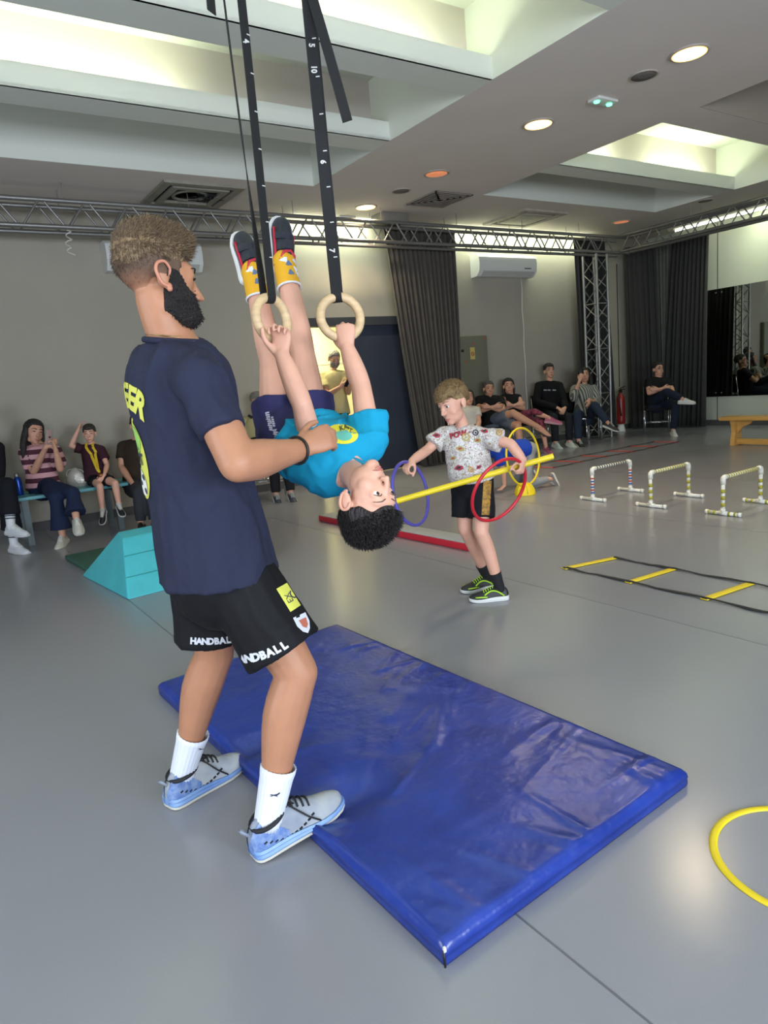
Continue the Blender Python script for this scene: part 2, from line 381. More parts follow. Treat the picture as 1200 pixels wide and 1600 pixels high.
# ------------------------------------------------------------------ trusses
_bar = MB().tube([(0, 0, -.5), (0, 0, .5)], .5, 8).build('brace', M_ALU, None, True); BAR = _bar.data; bpy.data.objects.remove(_bar)
def bar(name, a, b, dia, parent):
    o = bpy.data.objects.new(name, BAR); COL.objects.link(o); a, b = V(a), V(b); o.location = (a+b)/2
    o.scale = (dia, dia, (b-a).length); o.rotation_euler = (b-a).to_track_quat('Z', 'Y').to_euler()
    attach(o, parent); return o
TW, TZ0, TZ1 = .27, 3.185, 3.44
def truss(name, label, a, b, side, zig):
    a, b = V(a), V(b); L = (b-a).length; t = (b-a).normalized(); side = V(side)
    r = thing(name, label, 'truss', a)
    for s in (-1, 1):
        for z in (TZ0, TZ1): bar('chord', a+side*s*TW/2+V((0, 0, z)), b+side*s*TW/2+V((0, 0, z)), .05, r)
    n = int(L/zig)
    for s in (-1, 1):
        for i in range(n):
            for q in (0, 1):
                p0 = a+t*(zig*(i+.5*q)+.02)+side*s*TW/2; p1 = a+t*(zig*(i+.5*q+.5)-.02)+side*s*TW/2
                z0, z1 = (TZ0, TZ1) if q == 0 else (TZ1, TZ0)
                bar('brace', p0+V((0, 0, z0)), p1+V((0, 0, z1)), .022, r)
    for i in range(0, n, 3):
        p = a+t*zig*i
        for s in (-1, 1):
            if -.5 < 1: bar('hanger', p+side*s*TW/2+V((0, 0, TZ1)), p+side*s*TW/2+V((0, 0, ZC)), .008, r)
    return r
TY, TX = 8.12, 10.70
truss('stage_truss', 'long aluminium truss along the back wall above the door', (-3.6, TY, 0), (TX+.2, TY, 0), (0, 1, 0), .44)
truss('stage_truss', 'aluminium truss running along the right wall above the mirror', (TX, TY-.2, 0), (TX, -3.2, 0), (1, 0, 0), .44)
tw = thing('truss_tower', 'upright aluminium truss tower in the far corner beside the curtain', 'truss', (10.15, TY, 0))
for sx in (-1, 1):
    for sy in (-1, 1): bar('upright', (10.15+sx*.14, TY+sy*.14, .02), (10.15+sx*.14, TY+sy*.14, TZ0-.028), .045, tw)
nz = 12; dz = (TZ0-.13)/nz
for i in range(nz):
    z0 = .05+i*dz; s = 1 if i % 2 == 0 else -1
    for sy in (-1, 1): bar('brace', (10.15-s*.14, TY+sy*.14, z0), (10.15+s*.14, TY+sy*.14, z0+dz), .018, tw)
    for sx in (-1, 1): bar('brace', (10.15+sx*.14, TY-s*.14, z0), (10.15+sx*.14, TY+s*.14, z0+dz), .018, tw)
    if i % 3 == 0:
        bar('ring_bar', (10.01, TY-.14, z0), (10.29, TY-.14, z0), .018, tw); bar('ring_bar', (10.01, TY-.14, z0), (10.01, TY+.14, z0), .018, tw)
MB().box((10.15, TY, .011), (.36, .36, .02)).build('base_plate', M_ALU, tw)
# curly paper streamer on the truss
cp = [V((1.66+.03*math.sin(i*.9)+.01*math.sin(i*.31), TY-.17+.03*math.cos(i*.9), TZ0-.03-.011*i)) for i in range(24)]
tag(MB().tube(cp, .006, 6).build('paper_streamer', mat('streamer_white', '#cfcfc4', .7), None, True), 'curled white streamer hanging from the left end of the truss', 'streamer')

# ------------------------------------------------------------------ curtains
M_CURT = mat('curtain_brown', '#4c4740', .9, var=.1, vs=8, bump=.25, bs=200, sheen=.1)
M_CURTD = mat('curtain_charcoal', '#2c2b2a', .9, var=.1, vs=8, bump=.25, bs=200, sheen=.1)
M_CURTL = mat('curtain_grey', '#55564f', .9, var=.1, vs=8, bump=.25, bs=200, sheen=.1)
def curtain_mesh(pa, pb, qa, qb, z0, z1, pleats, amp, nrm, seed, bow=0):
    # pa..pb: top line, qa..qb: bottom line
    rnd = random.Random(seed); nu, nv = pleats*8, 18; nrm = V(nrm)
    pa, pb, qa, qb = [V((q[0], q[1], 0)) for q in (pa, pb, qa, qb)]
    ph = [rnd.uniform(-.5, .5) for _ in range(pleats+2)]; am = [rnd.uniform(.6, 1.25) for _ in range(pleats+2)]
    vs = []
    for j in range(nv+1):
        v = j/nv; e = v**.8
        for i in range(nu+1):
            u = i/nu; k = u*pleats; ki = int(k); fr = k-ki
            a0 = am[ki]*(1-fr)+am[ki+1]*fr; p0 = ph[ki]*(1-fr)+ph[ki+1]*fr
            top = V(pa).lerp(V(pb), u); bot = V(qa).lerp(V(qb), u); p = top.lerp(bot, e)
            off = math.sin(2*PI*k+p0+v*p0*1.5)*amp*a0*(.55+.6*v)
            side = (V(pb)-V(pa)).normalized()*(math.cos(2*PI*k*.5+p0*3+v*2)*amp*.35*v)
            p = p+nrm*off+side+(V(pb)-V(pa)).normalized()*bow*math.sin(PI*v)*(.5-u)
            vs.append((p.x, p.y, z1+(z0-z1)*v))
    fs = [(j*(nu+1)+i, j*(nu+1)+i+1, (j+1)*(nu+1)+i+1, (j+1)*(nu+1)+i) for j in range(nv) for i in range(nu)]
    return MB().add(vs, fs)
def curtain(label, m, *a, parent=None, name='curtain', **k):
    o = curtain_mesh(*a, **k).build(name, m, parent, True)
    md = o.modifiers.new('thick', 'SOLIDIFY'); md.thickness = .006
    if parent is None: tag(o, label, 'curtain')
    return o
cd = thing('curtain', 'brown-grey pleated curtain gathered beside the navy door', 'curtain', (6.6, 8.46, 0))
curtain('', M_CURT, (5.97, 8.42), (7.28, 8.42), (6.36, 8.42), (7.12, 8.42), .02, 3.5, 15, .055, (0, 1, 0), 3, parent=cd, name='curtain_cloth', bow=-.1)
cd2 = thing('curtain', 'dark narrow curtain hanging behind the truss tower', 'curtain', (10.3, 8.42, 0))
curtain('', M_CURTD, (9.98, 8.42), (10.78, 8.42), (10.1, 8.42), (10.98, 8.42), .02, 3.5, 9, .05, (0, 1, 0), 5, parent=cd2, name='curtain_cloth')
cd3 = thing('curtain', 'wide charcoal curtain behind the seated man with white sneakers', 'curtain', (12.0, 7.9, 0))
curtain('', M_CURTD, (11.62, 8.60), (12.0, 8.22), (11.66, 8.58), (12.0, 8.10), .02, 3.42, 6, .05, (1, 0, 0), 7, parent=cd3, name='curtain_cloth')
curtain('', M_CURTL, (12.07, 8.30), (12.07, 7.76), (12.07, 8.2), (12.07, 7.9), .02, 3.42, 7, .035, (1, 0, 0), 8, parent=cd3, name='curtain_cloth')
curtain('', M_CURTD, (12.0, 7.86), (12.0, 7.16), (12.0, 8.12), (12.0, 7.24), .02, 3.42, 9, .05, (1, 0, 0), 9, parent=cd3, name='curtain_cloth')

# ------------------------------------------------------------------ wall things
def split_ac(x0, x1, z0, z1, label, lettering):
    yb = Y1; t = thing('wall_air_conditioner', label, 'air conditioner', ((x0+x1)/2, yb, z0))
    pr = [(0, z1), (-.16, z1), (-.21, z1-.04), (-.225, z1-.13), (-.21, z0+.09), (-.14, z0+.01), (-.03, z0), (0, z0)]
    MB().prism([(x0, yb+p[0], p[1]) for p in pr], (x1-x0, 0, 0)).build('casing', M_WHITE, t, 'auto')
    MB().prism([(x0+.09, yb-.211, z0+.087), (x0+.09, yb-.214, z0+.08), (x0+.09, yb-.15, z0+.014), (x0+.09, yb-.147, z0+.018)], (x1-x0-.14, 0, 0)).build('air_flap', mat('ac_flap', '#b9bab3', .5), t)
    if lettering: MB().box((x1-.22, yb-.221, z0+.13), (.15, .004, .018)).build('nameplate', mat('ac_name', '#55585a', .6), t)
split_ac(7.86, 9.16, 2.86, 3.2, 'white wall air conditioner above the seated spectators', True)
split_ac(2.16, 3.3, 2.86, 3.2, 'white wall air conditioner half hidden behind the coach', True)
wp = [V((8.98+.01*math.sin(i*1.7), Y1-.012, 2.86-(2.86-.4)*i/14)) for i in range(15)]
tag(MB().tube(wp, .011, 6).build('cable', mat('cable_white', '#c9c8ba', .6), None, True), 'thin white cable running down the wall from the air conditioner', 'cable')
ep = thing('electrical_panel', 'olive grey electrical cabinet on the wall with a yellow sticker', 'electrical panel', (7.75, Y1, .5))
MB().box((7.755, Y1-.041, 1.17), (.60, .08, 1.55), bev=.008).build('cabinet_body', mat('panel_olive', '#6f6f5c', .6), ep, 'auto')
MB().box((7.72, Y1-.082, 1.67), (.10, .004, .19)).build('sticker', mat('sticker_yellow', '#c9b568', .6), ep)
ringm = MB().tube(arc((7.72, Y1-.086, 1.66), (1, 0, 0), (0, 0, 1), .03, 0, 2*PI, 16)[:-1], .006, 6, True).tube([(7.70, Y1-.086, 1.68), (7.74, Y1-.086, 1.64)], .006, 6).build('sticker_symbol', mat('sticker_red', '#a4583a', .6), ep)
for dx, dz in ((-.18, 1.55), (.25, 1.9), (.0, 1.82)): MB().box((7.75+dx, Y1-.082, dz), (.045, .004, .03)).build('red_label', mat('label_red', '#a5553f', .6), ep)
MB().lathe([(.02, 0), (.02, .03), (.012, .035)], (7.50, Y1-.08, 1.72), 12, Matrix.Rotation(PI/2, 3, 'X')).build('lock_knob', M_BLACK, ep, True)
# fire extinguisher
M_RED = mat('extinguisher_red', '#8c1f1a', .35)
ex = thing('fire_extinguisher', 'red fire extinguisher hanging in the corner between two curtains', 'fire extinguisher', (11.32, 8.55, .12))
MB().lathe([(.05, .14), (.075, .16), (.078, .2), (.078, .62), (.07, .67), (.03, .71), (.025, .75)], (11.32, 8.55, 0), 20).build('cylinder', M_RED, ex, True)
MB().box((11.32, 8.55, .77), (.05, .05, .05)).box((11.37, 8.55, .80), (.14, .02, .015)).box((11.37, 8.55, .835), (.16, .02, .012), Matrix.Rotation(-.25, 3, 'Y')).build('valve_handle', M_BLACK, ex)
MB().tube([(11.29, 8.55, .76), (11.22, 8.53, .70), (11.225, 8.5, .5), (11.24, 8.48, .3)], .012, 8).build('hose', M_BLACK, ex, True)
MB().lathe([(.08, 0), (.08, .012), (.05, .14), (.04, .15)], (11.32, 8.55, 0), 16).build('foot_stand', M_WHITE, ex, True)
tag(MB().tube([(11.55, Y1-.01, 3.15-.23*i) for i in range(11)], .008, 6).build('cable', M_BLACK, None, True), 'thin dark cable hanging down the wall above the fire extinguisher', 'cable')
# mirror
M_MIR = mat('mirror_glass', (.62, .66, .60), .015, 1.0)
mr = thing('wall_mirror', 'large wall mirror reflecting the seated spectators', 'mirror', (X1, 5.2, .53))
for y0, y1 in ((5.545, 7.54), (3.54, 5.54), (1.535, 3.535)):
    g = slab('mirror_panel', X1-.012, X1-.002, y0, y1, .53, 2.465, M_MIR, mr)
    for yy in (y0+.25, y0+.36, y1-.25, y1-.36):
        for zz in (.6, 2.40): MB().lathe([(.012, 0), (.012, .005), (.004, .008)], (X1-.012, yy, zz), 10, Matrix.Rotation(-PI/2, 3, 'Y')).build('screw_cap', M_ALU, g, True)

# ------------------------------------------------------------------ blue landing mat
def vinyl(name, col, rough=.34, bump=.5, bs=5., col2=None):
    return mat(name, col, rough, var=.06 if not col2 else 0, vs=6, bump=bump, bs=bs, spec=.5, col2=col2, dist=.03)
def blue_mat():
    c = [V((.722, 3.105)), V((1.716, 3.161)), V((1.800, 1.148)), V((.786, 1.105))]; th = .06
    N, M = 90, 170; bm = bmesh.new(); top = {}
    rnd = random.Random(4)
    folds = []
    for i in range(26):
        side = rnd.choice((0, 1, 1, 2)); u, v = (rnd.uniform(.05, .95), 1) if side == 0 else ((1, rnd.uniform(.1, .95)) if side == 1 else (0, rnd.uniform(.35, .75)))
        ang = {0: -PI/2, 1: PI, 2: 0}[side]+rnd.uniform(-.5, .5)
        folds.append((u*1.0, v*2.0, ang, rnd.uniform(.2, .5), rnd.uniform(.012, .026), rnd.uniform(.004, .009)))
    for i in range(14):
        folds.append((rnd.uniform(.2, .8), rnd.uniform(.3, 1.5), rnd.uniform(-.9, -.4), rnd.uniform(.25, .6), rnd.uniform(.010, .026), rnd.uniform(.0025, .006)))
    def h(u, v):
        x, y = u*1.0, v*2.0; z = .006*(noise.noise(V((x*2.2, y*2.2, 0))))+.003*noise.noise(V((x*6, y*6, 3)))
        for fx, fy, a, L, w, hh in folds:
            dx, dy = x-fx, y-fy; t = dx*math.cos(a)+dy*math.sin(a); n_ = -dx*math.sin(a)+dy*math.cos(a)+.06*t*t
            if -.02 < t < L: z += hh*math.exp(-(n_/w)**2)*min(1, (t+.02)/.06)*(1-t/L)
        # the two shoes press into the edge
        for sx, sy in ((.10, 1.37), (.02, .87)):
            d2 = ((x-sx)/.15)**2+((y-sy)/.085)**2
            if d2 < 4: z -= (.032 if sx > .05 else .022)*math.exp(-d2)
        return z
    for i in range(N+1):
        for j in range(M+1):
            u, v = i/N, j/M; p = c[0].lerp(c[1], u).lerp(c[3].lerp(c[2], u), v)
            e = min(u*1.0, (1-u)*1.0, v*2.0, (1-v)*2.0); rd = .016
            z = th - (rd-math.sqrt(max(0, rd*rd-(rd-min(e, rd))**2)))
            top[i, j] = bm.verts.new((p.x, p.y, z+h(u, v)*min(1, e/.03)))
    for i in range(N):
        for j in range(M): bm.faces.new((top[i, j], top[i, j+1], top[i+1, j+1], top[i+1, j]))
    per = [(i, 0) for i in range(N)]+[(N, j) for j in range(M)]+[(i, M) for i in range(N, 0, -1)]+[(0, j) for j in range(M, 0, -1)]
    prev = [top[q] for q in per]
    for z, o in ((.030, .004), (.028, .001), (.012, .003), (.0, 0)):
        ring = []
        for q, pv in zip(per, prev):
            b0 = top[q].co; d = V((b0.x-1.25, b0.y-2.13)).normalized()
            ring.append(bm.verts.new((b0.x+d.x*o, b0.y+d.y*o, z)))
        for k in range(len(per)): bm.faces.new((prev[k], prev[(k+1) % len(per)], ring[(k+1) % len(per)], ring[k]))
        prev = ring
    bm.faces.new(prev)
    bmesh.ops.recalc_face_normals(bm, faces=bm.faces[:])
    me = bpy.data.meshes.new('mat_cover'); bm.to_mesh(me); bm.free()
    t = thing('landing_mat', 'blue vinyl gymnastics landing mat with wrinkled top under the boy', 'gym mat', (1.25, 2.13, 0))
    link('mat_cover', me, vinyl('mat_blue', '#243d94', .28, .16, 14, col2='#1b3180'), t, True)
    MB().tube([(.786-.005, 1.105-.006, .052), (.786-.006, 1.105-.008, .008)], .003, 6).build('corner_zip', M_BLACK, t, True)
    MB().box((.786-.004, 1.105-.008, .054), (.006, .006, .012)).build('zip_pull', M_WHITE, t)
blue_mat()

# ------------------------------------------------------------------ teal wedge, dark green mat, red-grey foam beam
wg = thing('foam_wedge', 'turquoise foam wedge block behind the coach', 'foam wedge', (1.3, 5.3, 0))
A, B, T0, T1 = V((.913, 5.915, 0)), V((1.016, 4.849, 0)), V((1.135, 5.38, .395)), V((1.125, 5.22, .365))
ax = V((1.05, .10, 0))
bm = MB().prism([A+V((0, 0, .0)), B, T1, T0], ax)
wo = bm.build('wedge_cover', vinyl('wedge_teal', '#45b2bb', .5, .15, 10), wg, True)
bv = wo.modifiers.new('round', 'BEVEL'); bv.width = .014; bv.segments = 3; wo.data.set_sharp_from_angle(angle=.6)
for q in (.35, .7):
    MB().tube([B.lerp(T1, q)+ax*(i/8)+V((0, -.004, .002)) for i in range(9)], .003, 6).build('seam', mat('wedge_seam', '#258a86', .6), wg, True)
tag(MB().box((1.50, 6.38, .02), (1.1, .76, .04), RZ(.06), bev=.012).build('exercise_mat', vinyl('mat_green', '#2c5b4c', .5, .15), None, 'auto'), 'dark green floor mat lying behind the turquoise wedge', 'gym mat')
bmx = thing('balance_beam', 'low grey foam balance beam with red sides lying on the floor', 'balance beam', (3.4, 5.0, 0))
a0, a1 = V((3.235, 6.12, 0)), V((3.335, 3.925, 0)); dirb = (a1-a0).normalized(); sb = V((-dirb.y, dirb.x, 0))
if sb.x < 0: sb = -sb
Lb = (a1-a0).length; rotb = frame(dirb, sb)
cb = (a0+a1)/2+sb*.10
MB().box(cb+V((0, 0, .028)), (Lb, .2, .056), rotb, bev=.008).build('beam_core', mat('beam_red', '#c22233', .45), bmx, 'auto')
MB().box(cb+V((0, 0, .058)), (Lb-.012, .188, .006), rotb, bev=.002).build('top_strip', mat('beam_grey', '#8f9396', .5), bmx, 'auto')

# ------------------------------------------------------------------ agility ladders
def ladder(label, rungs, width_dir, m, mstrap, rw, seed, rname='rung'):
    rnd = random.Random(seed); a, b = rungs[0]; t = thing('agility_ladder', label, 'agility ladder', (a+b)/2)
    for p, q in rungs:
        d = (q-p).normalized(); n = V((-d.y, d.x, 0)); c = (p+q)/2; L = (q-p).length
        rg = MB().box(c+V((0, 0, .006)), (L, rw, .006), frame(d, n), bev=.002).build(rname, m, t, 'auto')
        for e, s in ((p, 1), (q, -1)): MB().box(e+d*s*.012+V((0, 0, .0105)), (.018, rw*.7, .003), frame(d, n)).build('strap_slot', mstrap, rg)
    for k in (0, 1):
        pts = []
        for i in range(len(rungs)-1):
            p, q = rungs[i][k], rungs[i+1][k]; ins = (rungs[i][1-k]-p).normalized()*.02
            nn = 8
            for j in range(nn): 
                u = j/nn; pts.append(p.lerp(q, u)+ins+ins.normalized()*rnd.uniform(-.006, .006)*math.sin(PI*u)*2+V((0, 0, .0115-.0045*math.sin(PI*u))))
        pts.append(rungs[-1][k]+V((0, 0, .012)))
        vs = []
        for i, p in enumerate(pts):
            tt = (pts[min(i+1, len(pts)-1)]-pts[max(i-1, 0)]).normalized(); nrm = V((-tt.y, tt.x, 0)).normalized()
            tw_ = .011+.004*math.sin(i*.9+seed)
            vs += [p+nrm*tw_+V((0, 0, .0015)), p-nrm*tw_+V((0, 0, .0015)), p-nrm*tw_-V((0, 0, .0015)), p+nrm*tw_-V((0, 0, .0015))]
        fs = [(4*i+a_, 4*i+(a_+1) % 4, 4*i+4+(a_+1) % 4, 4*i+4+a_) for i in range(len(pts)-1) for a_ in range(4)]
        MB().add(vs, fs).build('side_strap', mstrap, t)
    return t
M_YEL = mat('yellow_plastic', '#e2c81f', .45)
M_STRAP = mat('strap_black', '#15161a', .8, bump=.2, bs=300)
ladder('yellow and black agility ladder lying on the floor near the hurdles', [(V((3.40, y+.02, 0)), V((3.83, y-.02+(.0 if i else -.06), 0))) for i, y in enumerate((3.03, 2.53, 2.04, 1.54, 1.04, .54, .04))], 1, M_YEL, M_STRAP, .045, 2)
M_PINK = mat('red_rung', '#c9483f', .5)
rl = [(860, 728, 880, 741), (895, 716, 925, 722), (926, 706, 965, 710), (960, 700, 1002, 703), (996, 693, 1039, 696), (1025, 688.5, 1072, 689)]
rr_ = []
for i, (ax_, ay, bx, by) in enumerate(rl):
    x = 6.95+i*.58; rr_.append((V((x, 6.86-.03*(i % 2), 0)), V((x+.05, 6.36+.02*(i % 3), 0))))
ladder('red and black agility ladder on the floor in front of the spectators', rr_, 1, M_PINK, M_STRAP, .05, 5)

# ------------------------------------------------------------------ hurdles
M_PVC = mat('pvc_white', '#dcdcd0', .4)
def hurdle(y, label, bands):
    xa, xb = 5.40, 5.99; t = thing('mini_hurdle', label, 'hurdle', ((xa+xb)/2, y, 0), 'white tube hurdles on the floor'); r = .016; H = .30
    for x in (xa, xb):
        ft = MB().tube([(x, y-.145, .018), (x, y+.145, .018)], r, 12).build('foot_tube', M_PVC, t, True)
        for s in (-1, 1): MB().lathe([(.019, -.012), (.02, 0), (.019, .012)], (x, y+s*.14, .019), 12, Matrix.Rotation(PI/2, 3, 'X')).build('end_cap', M_PVC, ft, True)
        MB().tube([(x, y-.035, .0195), (x, y+.035, .0195)], .0195, 12).tube([(x, y, .02), (x, y, .06)], .0195, 12).build('tee_joint', M_PVC, t, True)
        up = MB().tube([(x, y, .03), (x, y, H)], r, 12).build('upright_tube', M_PVC, t, True)
        s = 1 if x == xa else -1
        MB().tube([(x, y, H-.04), (x, y, H-.005), (x+s*.004, y, H+.012), (x+s*.02, y, H+.018), (x+s*.045, y, H+.018)], .0215, 12).build('elbow_joint', M_PVC, t, True)
        cols = bands[0]; n = len(cols)*3
        for i in range(n):
            z = .075+(H-.13)*i/n; MB().tube([(x, y, z), (x, y, z+(H-.13)/n*.55)], r+.0012, 12).build('tape_band', cols[i % len(cols)], up, True)
    ba = MB().tube([(xa+.02, y, H+.018), (xb-.02, y, H+.018)], r, 12).build('cross_bar', M_PVC, t, True)
    n = 13; col = bands[1]
    for i in range(n):
        x = xa+.06+(xb-xa-.12)*i/n; MB().tube([(x, y, H+.018), (x+.018, y+.0, H+.018)], r+.0012, 12).build('tape_band', col, ba, True)
    if bands[2]:
        for x in (xa, xb):
            for s in (-.115, -.065, .06, .11): MB().tube([(x, y+s, .018), (x, y+s+.018, .018)], r+.0014, 12).build('tape_band', bands[0][0], t, True)
M_OLV = mat('tape_olive', '#a8a234', .5); M_TB = mat('tape_blue', '#3459a0', .5); M_TR = mat('tape_red', '#b0403c', .5); M_TD = mat('tape_dark', '#55564c', .5)
hurdle(4.43, 'white tube hurdle with red and blue taped uprights', ([M_TB, M_TR], M_TD, False))
hurdle(3.78, 'white tube hurdle with olive tape, middle of the three', ([M_OLV], M_OLV, False))
hurdle(3.10, 'white tube hurdle with olive taped feet, nearest to the camera', ([M_OLV], M_OLV, True))

# ------------------------------------------------------------------ hoops, dome base
def hoop(name, label, c, nrm, R_, r, m, group=None, flat=False):
    nrm = V(nrm).normalized(); a = nrm.orthogonal().normalized(); b = nrm.cross(a)
    mb = MB(); pts = arc(c, a, b, R_, 0, 2*PI, 64)[:-1]
    if flat:
        vs = []
        prof = [(-.011, 0), (-.011, .002), (-.007, .005), (.007, .005), (.011, .002), (.011, 0)]
        for i in range(72):
            t = 2*PI*i/72
            for dr, z in prof: vs.append(V(c)+V((math.cos(t), math.sin(t), 0))*(R_+dr)+V((0, 0, z)))
        n = len(prof); mb.add(vs, [(i*n+k, i*n+(k+1) % n, ((i+1) % 72)*n+(k+1) % n, ((i+1) % 72)*n+k) for i in range(72) for k in range(n)])
    else: mb.tube(pts, r, 10, True)
    return tag(mb.build(name, m, None, True), label, 'hoop', group)
hoop('flat_hoop', 'flat yellow floor ring cut off by the right edge of the picture', (1.725, .762, .0005), (0, 0, 1), .220, .01, M_YEL, flat=True)
dm = thing('dome_marker', 'yellow dome base holding the upright yellow hoop', 'dome cone', (5.35, 5.30, 0))
MB().lathe([(.115, 0), (.115, .010), (.11, .018), (.10, .06), (.075, .10), (.045, .125), (.02, .132)], (5.35, 5.30, 0), 28).build('dome', M_YEL, dm, True)
for k in range(6): MB().tube([V((5.35, 5.30, 0))+V((math.cos(k*PI/3)*r_, math.sin(k*PI/3)*r_, z_)) for r_, z_ in ((.112, .02), (.102, .06), (.078, .10), (.048, .125))], .006, 6).build('rib', M_YEL, dm, True)
hoop('hoop', 'upright yellow hoop standing in the yellow dome base', (5.35, 5.30, .41), (.20, -1, .10), .31, .012, M_YEL, 'yellow hoops')
hoop('hoop', 'yellow hoop standing half hidden behind the boy with patterned shirt', (4.88, 5.66, .40), (.25, -1, .02), .345, .012, M_YEL, 'yellow hoops')

# ------------------------------------------------------------------ benches
M_WOOD = mat('bench_pine', '#c99a52', .45, var=.12, vs=4, stretch=(6, .6, 6), bump=.05, bs=30)
wb = thing('wooden_bench', 'long varnished pine gym bench below the mirror', 'bench', (9.75, 4.2, 0))
yb0, yb1 = 5.60, 2.6
MB().box((9.78, (yb0+yb1)/2, .385), (.30, yb0-yb1, .05), bev=.008).build('seat_plank', M_WOOD, wb, 'auto')
for y in (5.42, 2.8):
    pr = [(-.115, 0), (.115, 0), (.105, .08), (.075, .18), (.095, .28), (.125, .36), (-.125, .36), (-.095, .28), (-.075, .18), (-.105, .08)]
    MB().prism([(9.78+p[0], y-.03, p[1]) for p in pr], (0, .06, 0)).build('leg', M_WOOD, wb)
    s = -1 if y > 4 else 1
    MB().prism([(9.76, y, .36), (9.76, y+s*.24, .36), (9.76, y+s*.20, .30), (9.76, y+s*.10, .26), (9.76, y+s*.04, .18), (9.76, y, .17)], (.045, 0, 0)).build('bracket', M_WOOD, wb)
MB().box((9.78, 4.11, .05), (.06, 2.6, .08), bev=.005).build('stretcher_beam', M_WOOD, wb, 'auto')
M_TEAL = mat('bench_teal', '#5fa3ab', .45, var=.08, vs=6); M_BLEG = mat('bench_leg_grey', '#5d6a6a', .5)
tb = thing('bench', 'turquoise plank bench with grey legs along the left wall', 'bench', (1.22, 8.07, 0))
for y in (7.87, 8.07, 8.27): MB().box((1.22, y, .485), (1.75, .18, .035), bev=.006).build('seat_plank', M_TEAL, tb, 'auto')
for x in (.80, 1.70):
    for y in (7.83, 8.30): MB().box((x, y, .235), (.06, .05, .47)).build('leg', M_BLEG, tb)
    MB().box((x, 8.06, .445), (.05, .5, .04)).build('cross_rail', M_BLEG, tb)
# ------------------------------------------------------------------ figure toolkit
def cr(a, b, c, d, t):
    return .5*((2*b)+(c-a)*t+(2*a-5*b+4*c-d)*t*t+(3*b-a-3*c+d)*t*t*t)
def chain(mb, pts, rads, side=None, n=14, sub=4, flat=(0, 0)):
    P = [V(p) for p in pts]; Rr = [(r, r) if not isinstance(r, (tuple, list)) else r for r in rads]
    Rr = [V((r[0], r[1], 0)) for r in Rr]
    if len(P) == 2: P = [P[0], P[0].lerp(P[1], .5), P[1]]; Rr = [Rr[0], Rr[0].lerp(Rr[1], .5), Rr[1]]
    N = len(P); cp, rp = [], []
    for i in range(N-1):
        g = lambda q, j: q[max(0, min(N-1, j))]
        for s in range(sub):
            t = s/sub; cp.append(cr(g(P, i-1), g(P, i), g(P, i+1), g(P, i+2), t)); rp.append(cr(g(Rr, i-1), g(Rr, i), g(Rr, i+1), g(Rr, i+2), t))
    cp.append(P[-1]); rp.append(Rr[-1])
    M = len(cp); tg = [(cp[min(i+1, M-1)]-cp[max(i-1, 0)]).normalized() for i in range(M)]
    rings = []
    a = V(side) if side is not None else tg[0].orthogonal()
    fr = []
    for i in range(M):
        t = tg[i]; base = V(side) if side is not None else a
        a = (base-t*base.dot(t)).normalized(); fr.append((a, t.cross(a)))
    def ring(c, f, r, k): return [c+f[0]*(r.x*k*math.cos(2*PI*j/n))+f[1]*(r.y*k*math.sin(2*PI*j/n)) for j in range(n)]
    vs = []
    if not flat[0]:
        h = min(rp[0].x, rp[0].y)
        for ang in (75, 50, 25): vs += ring(cp[0]-tg[0]*h*math.sin(math.radians(ang)), fr[0], rp[0], math.cos(math.radians(ang)))
    for i in range(M): vs += ring(cp[i], fr[i], rp[i], 1)
    if not flat[1]:
        h = min(rp[-1].x, rp[-1].y)
        for ang in (25, 50, 75): vs += ring(cp[-1]+tg[-1]*h*math.sin(math.radians(ang)), fr[-1], rp[-1], math.cos(math.radians(ang)))
    K = len(vs)//n
    fs = [(i*n+k, i*n+(k+1) % n, (i+1)*n+(k+1) % n, (i+1)*n+k) for i in range(K-1) for k in range(n)]
    fs += [tuple(range(n))[::-1], tuple((K-1)*n+k for k in range(n))]
    mb.add(vs, fs); return mb
def ell(mb, c, rad, M=None, n=18, m=12):
    c = V(c); vs = []
    for i in range(1, m):
        a = PI*i/m
        for j in range(n):
            b = 2*PI*j/n; p = V((rad[0]*math.sin(a)*math.cos(b), rad[1]*math.sin(a)*math.sin(b), rad[2]*math.cos(a)))
            vs.append(c+(M @ p if M is not None else p))
    K = m-1
    t = V((0, 0, rad[2])); vs += [c+(M @ t if M is not None else t), c-(M @ t if M is not None else t)]
    fs = [(i*n+k, (i+1)*n+k, (i+1)*n+(k+1) % n, i*n+(k+1) % n) for i in range(K-1) for k in range(n)]
    fs += [(K*n, k, (k+1) % n) for k in range(n)]+[(K*n+1, (K-1)*n+(k+1) % n, (K-1)*n+k) for k in range(n)]
    mb.add(vs, fs); return mb
def remesh(mb, voxel, smooth, name, m, parent, disp=None, label=None):
    me = bpy.data.meshes.new('tmp'); me.from_pydata([tuple(v) for v in mb.v], [], mb.f); me.update()
    bm = bmesh.new(); bm.from_mesh(me); bmesh.ops.recalc_face_normals(bm, faces=bm.faces[:]); bm.to_mesh(me); bm.free()
    o = bpy.data.objects.new('tmp', me); COL.objects.link(o)
    md = o.modifiers.new('r', 'REMESH'); md.mode = 'VOXEL'; md.voxel_size = voxel; md.adaptivity = 0
    if smooth:
        sm = o.modifiers.new('s', 'SMOOTH'); sm.factor = .5; sm.iterations = smooth
    out = bpy.data.meshes.new_from_object(o.evaluated_get(bpy.context.evaluated_depsgraph_get()))
    bpy.data.objects.remove(o); bpy.data.meshes.remove(me); out.name = name
    if disp:
        no = [v.normal.copy() for v in out.vertices]
        for v, q in zip(out.vertices, no):
            d = disp(v.co, q)
            if d: v.co += q*d
        out.update()
    r = link(name, out, m, parent, True)
    if label: r['label'] = label
    return r
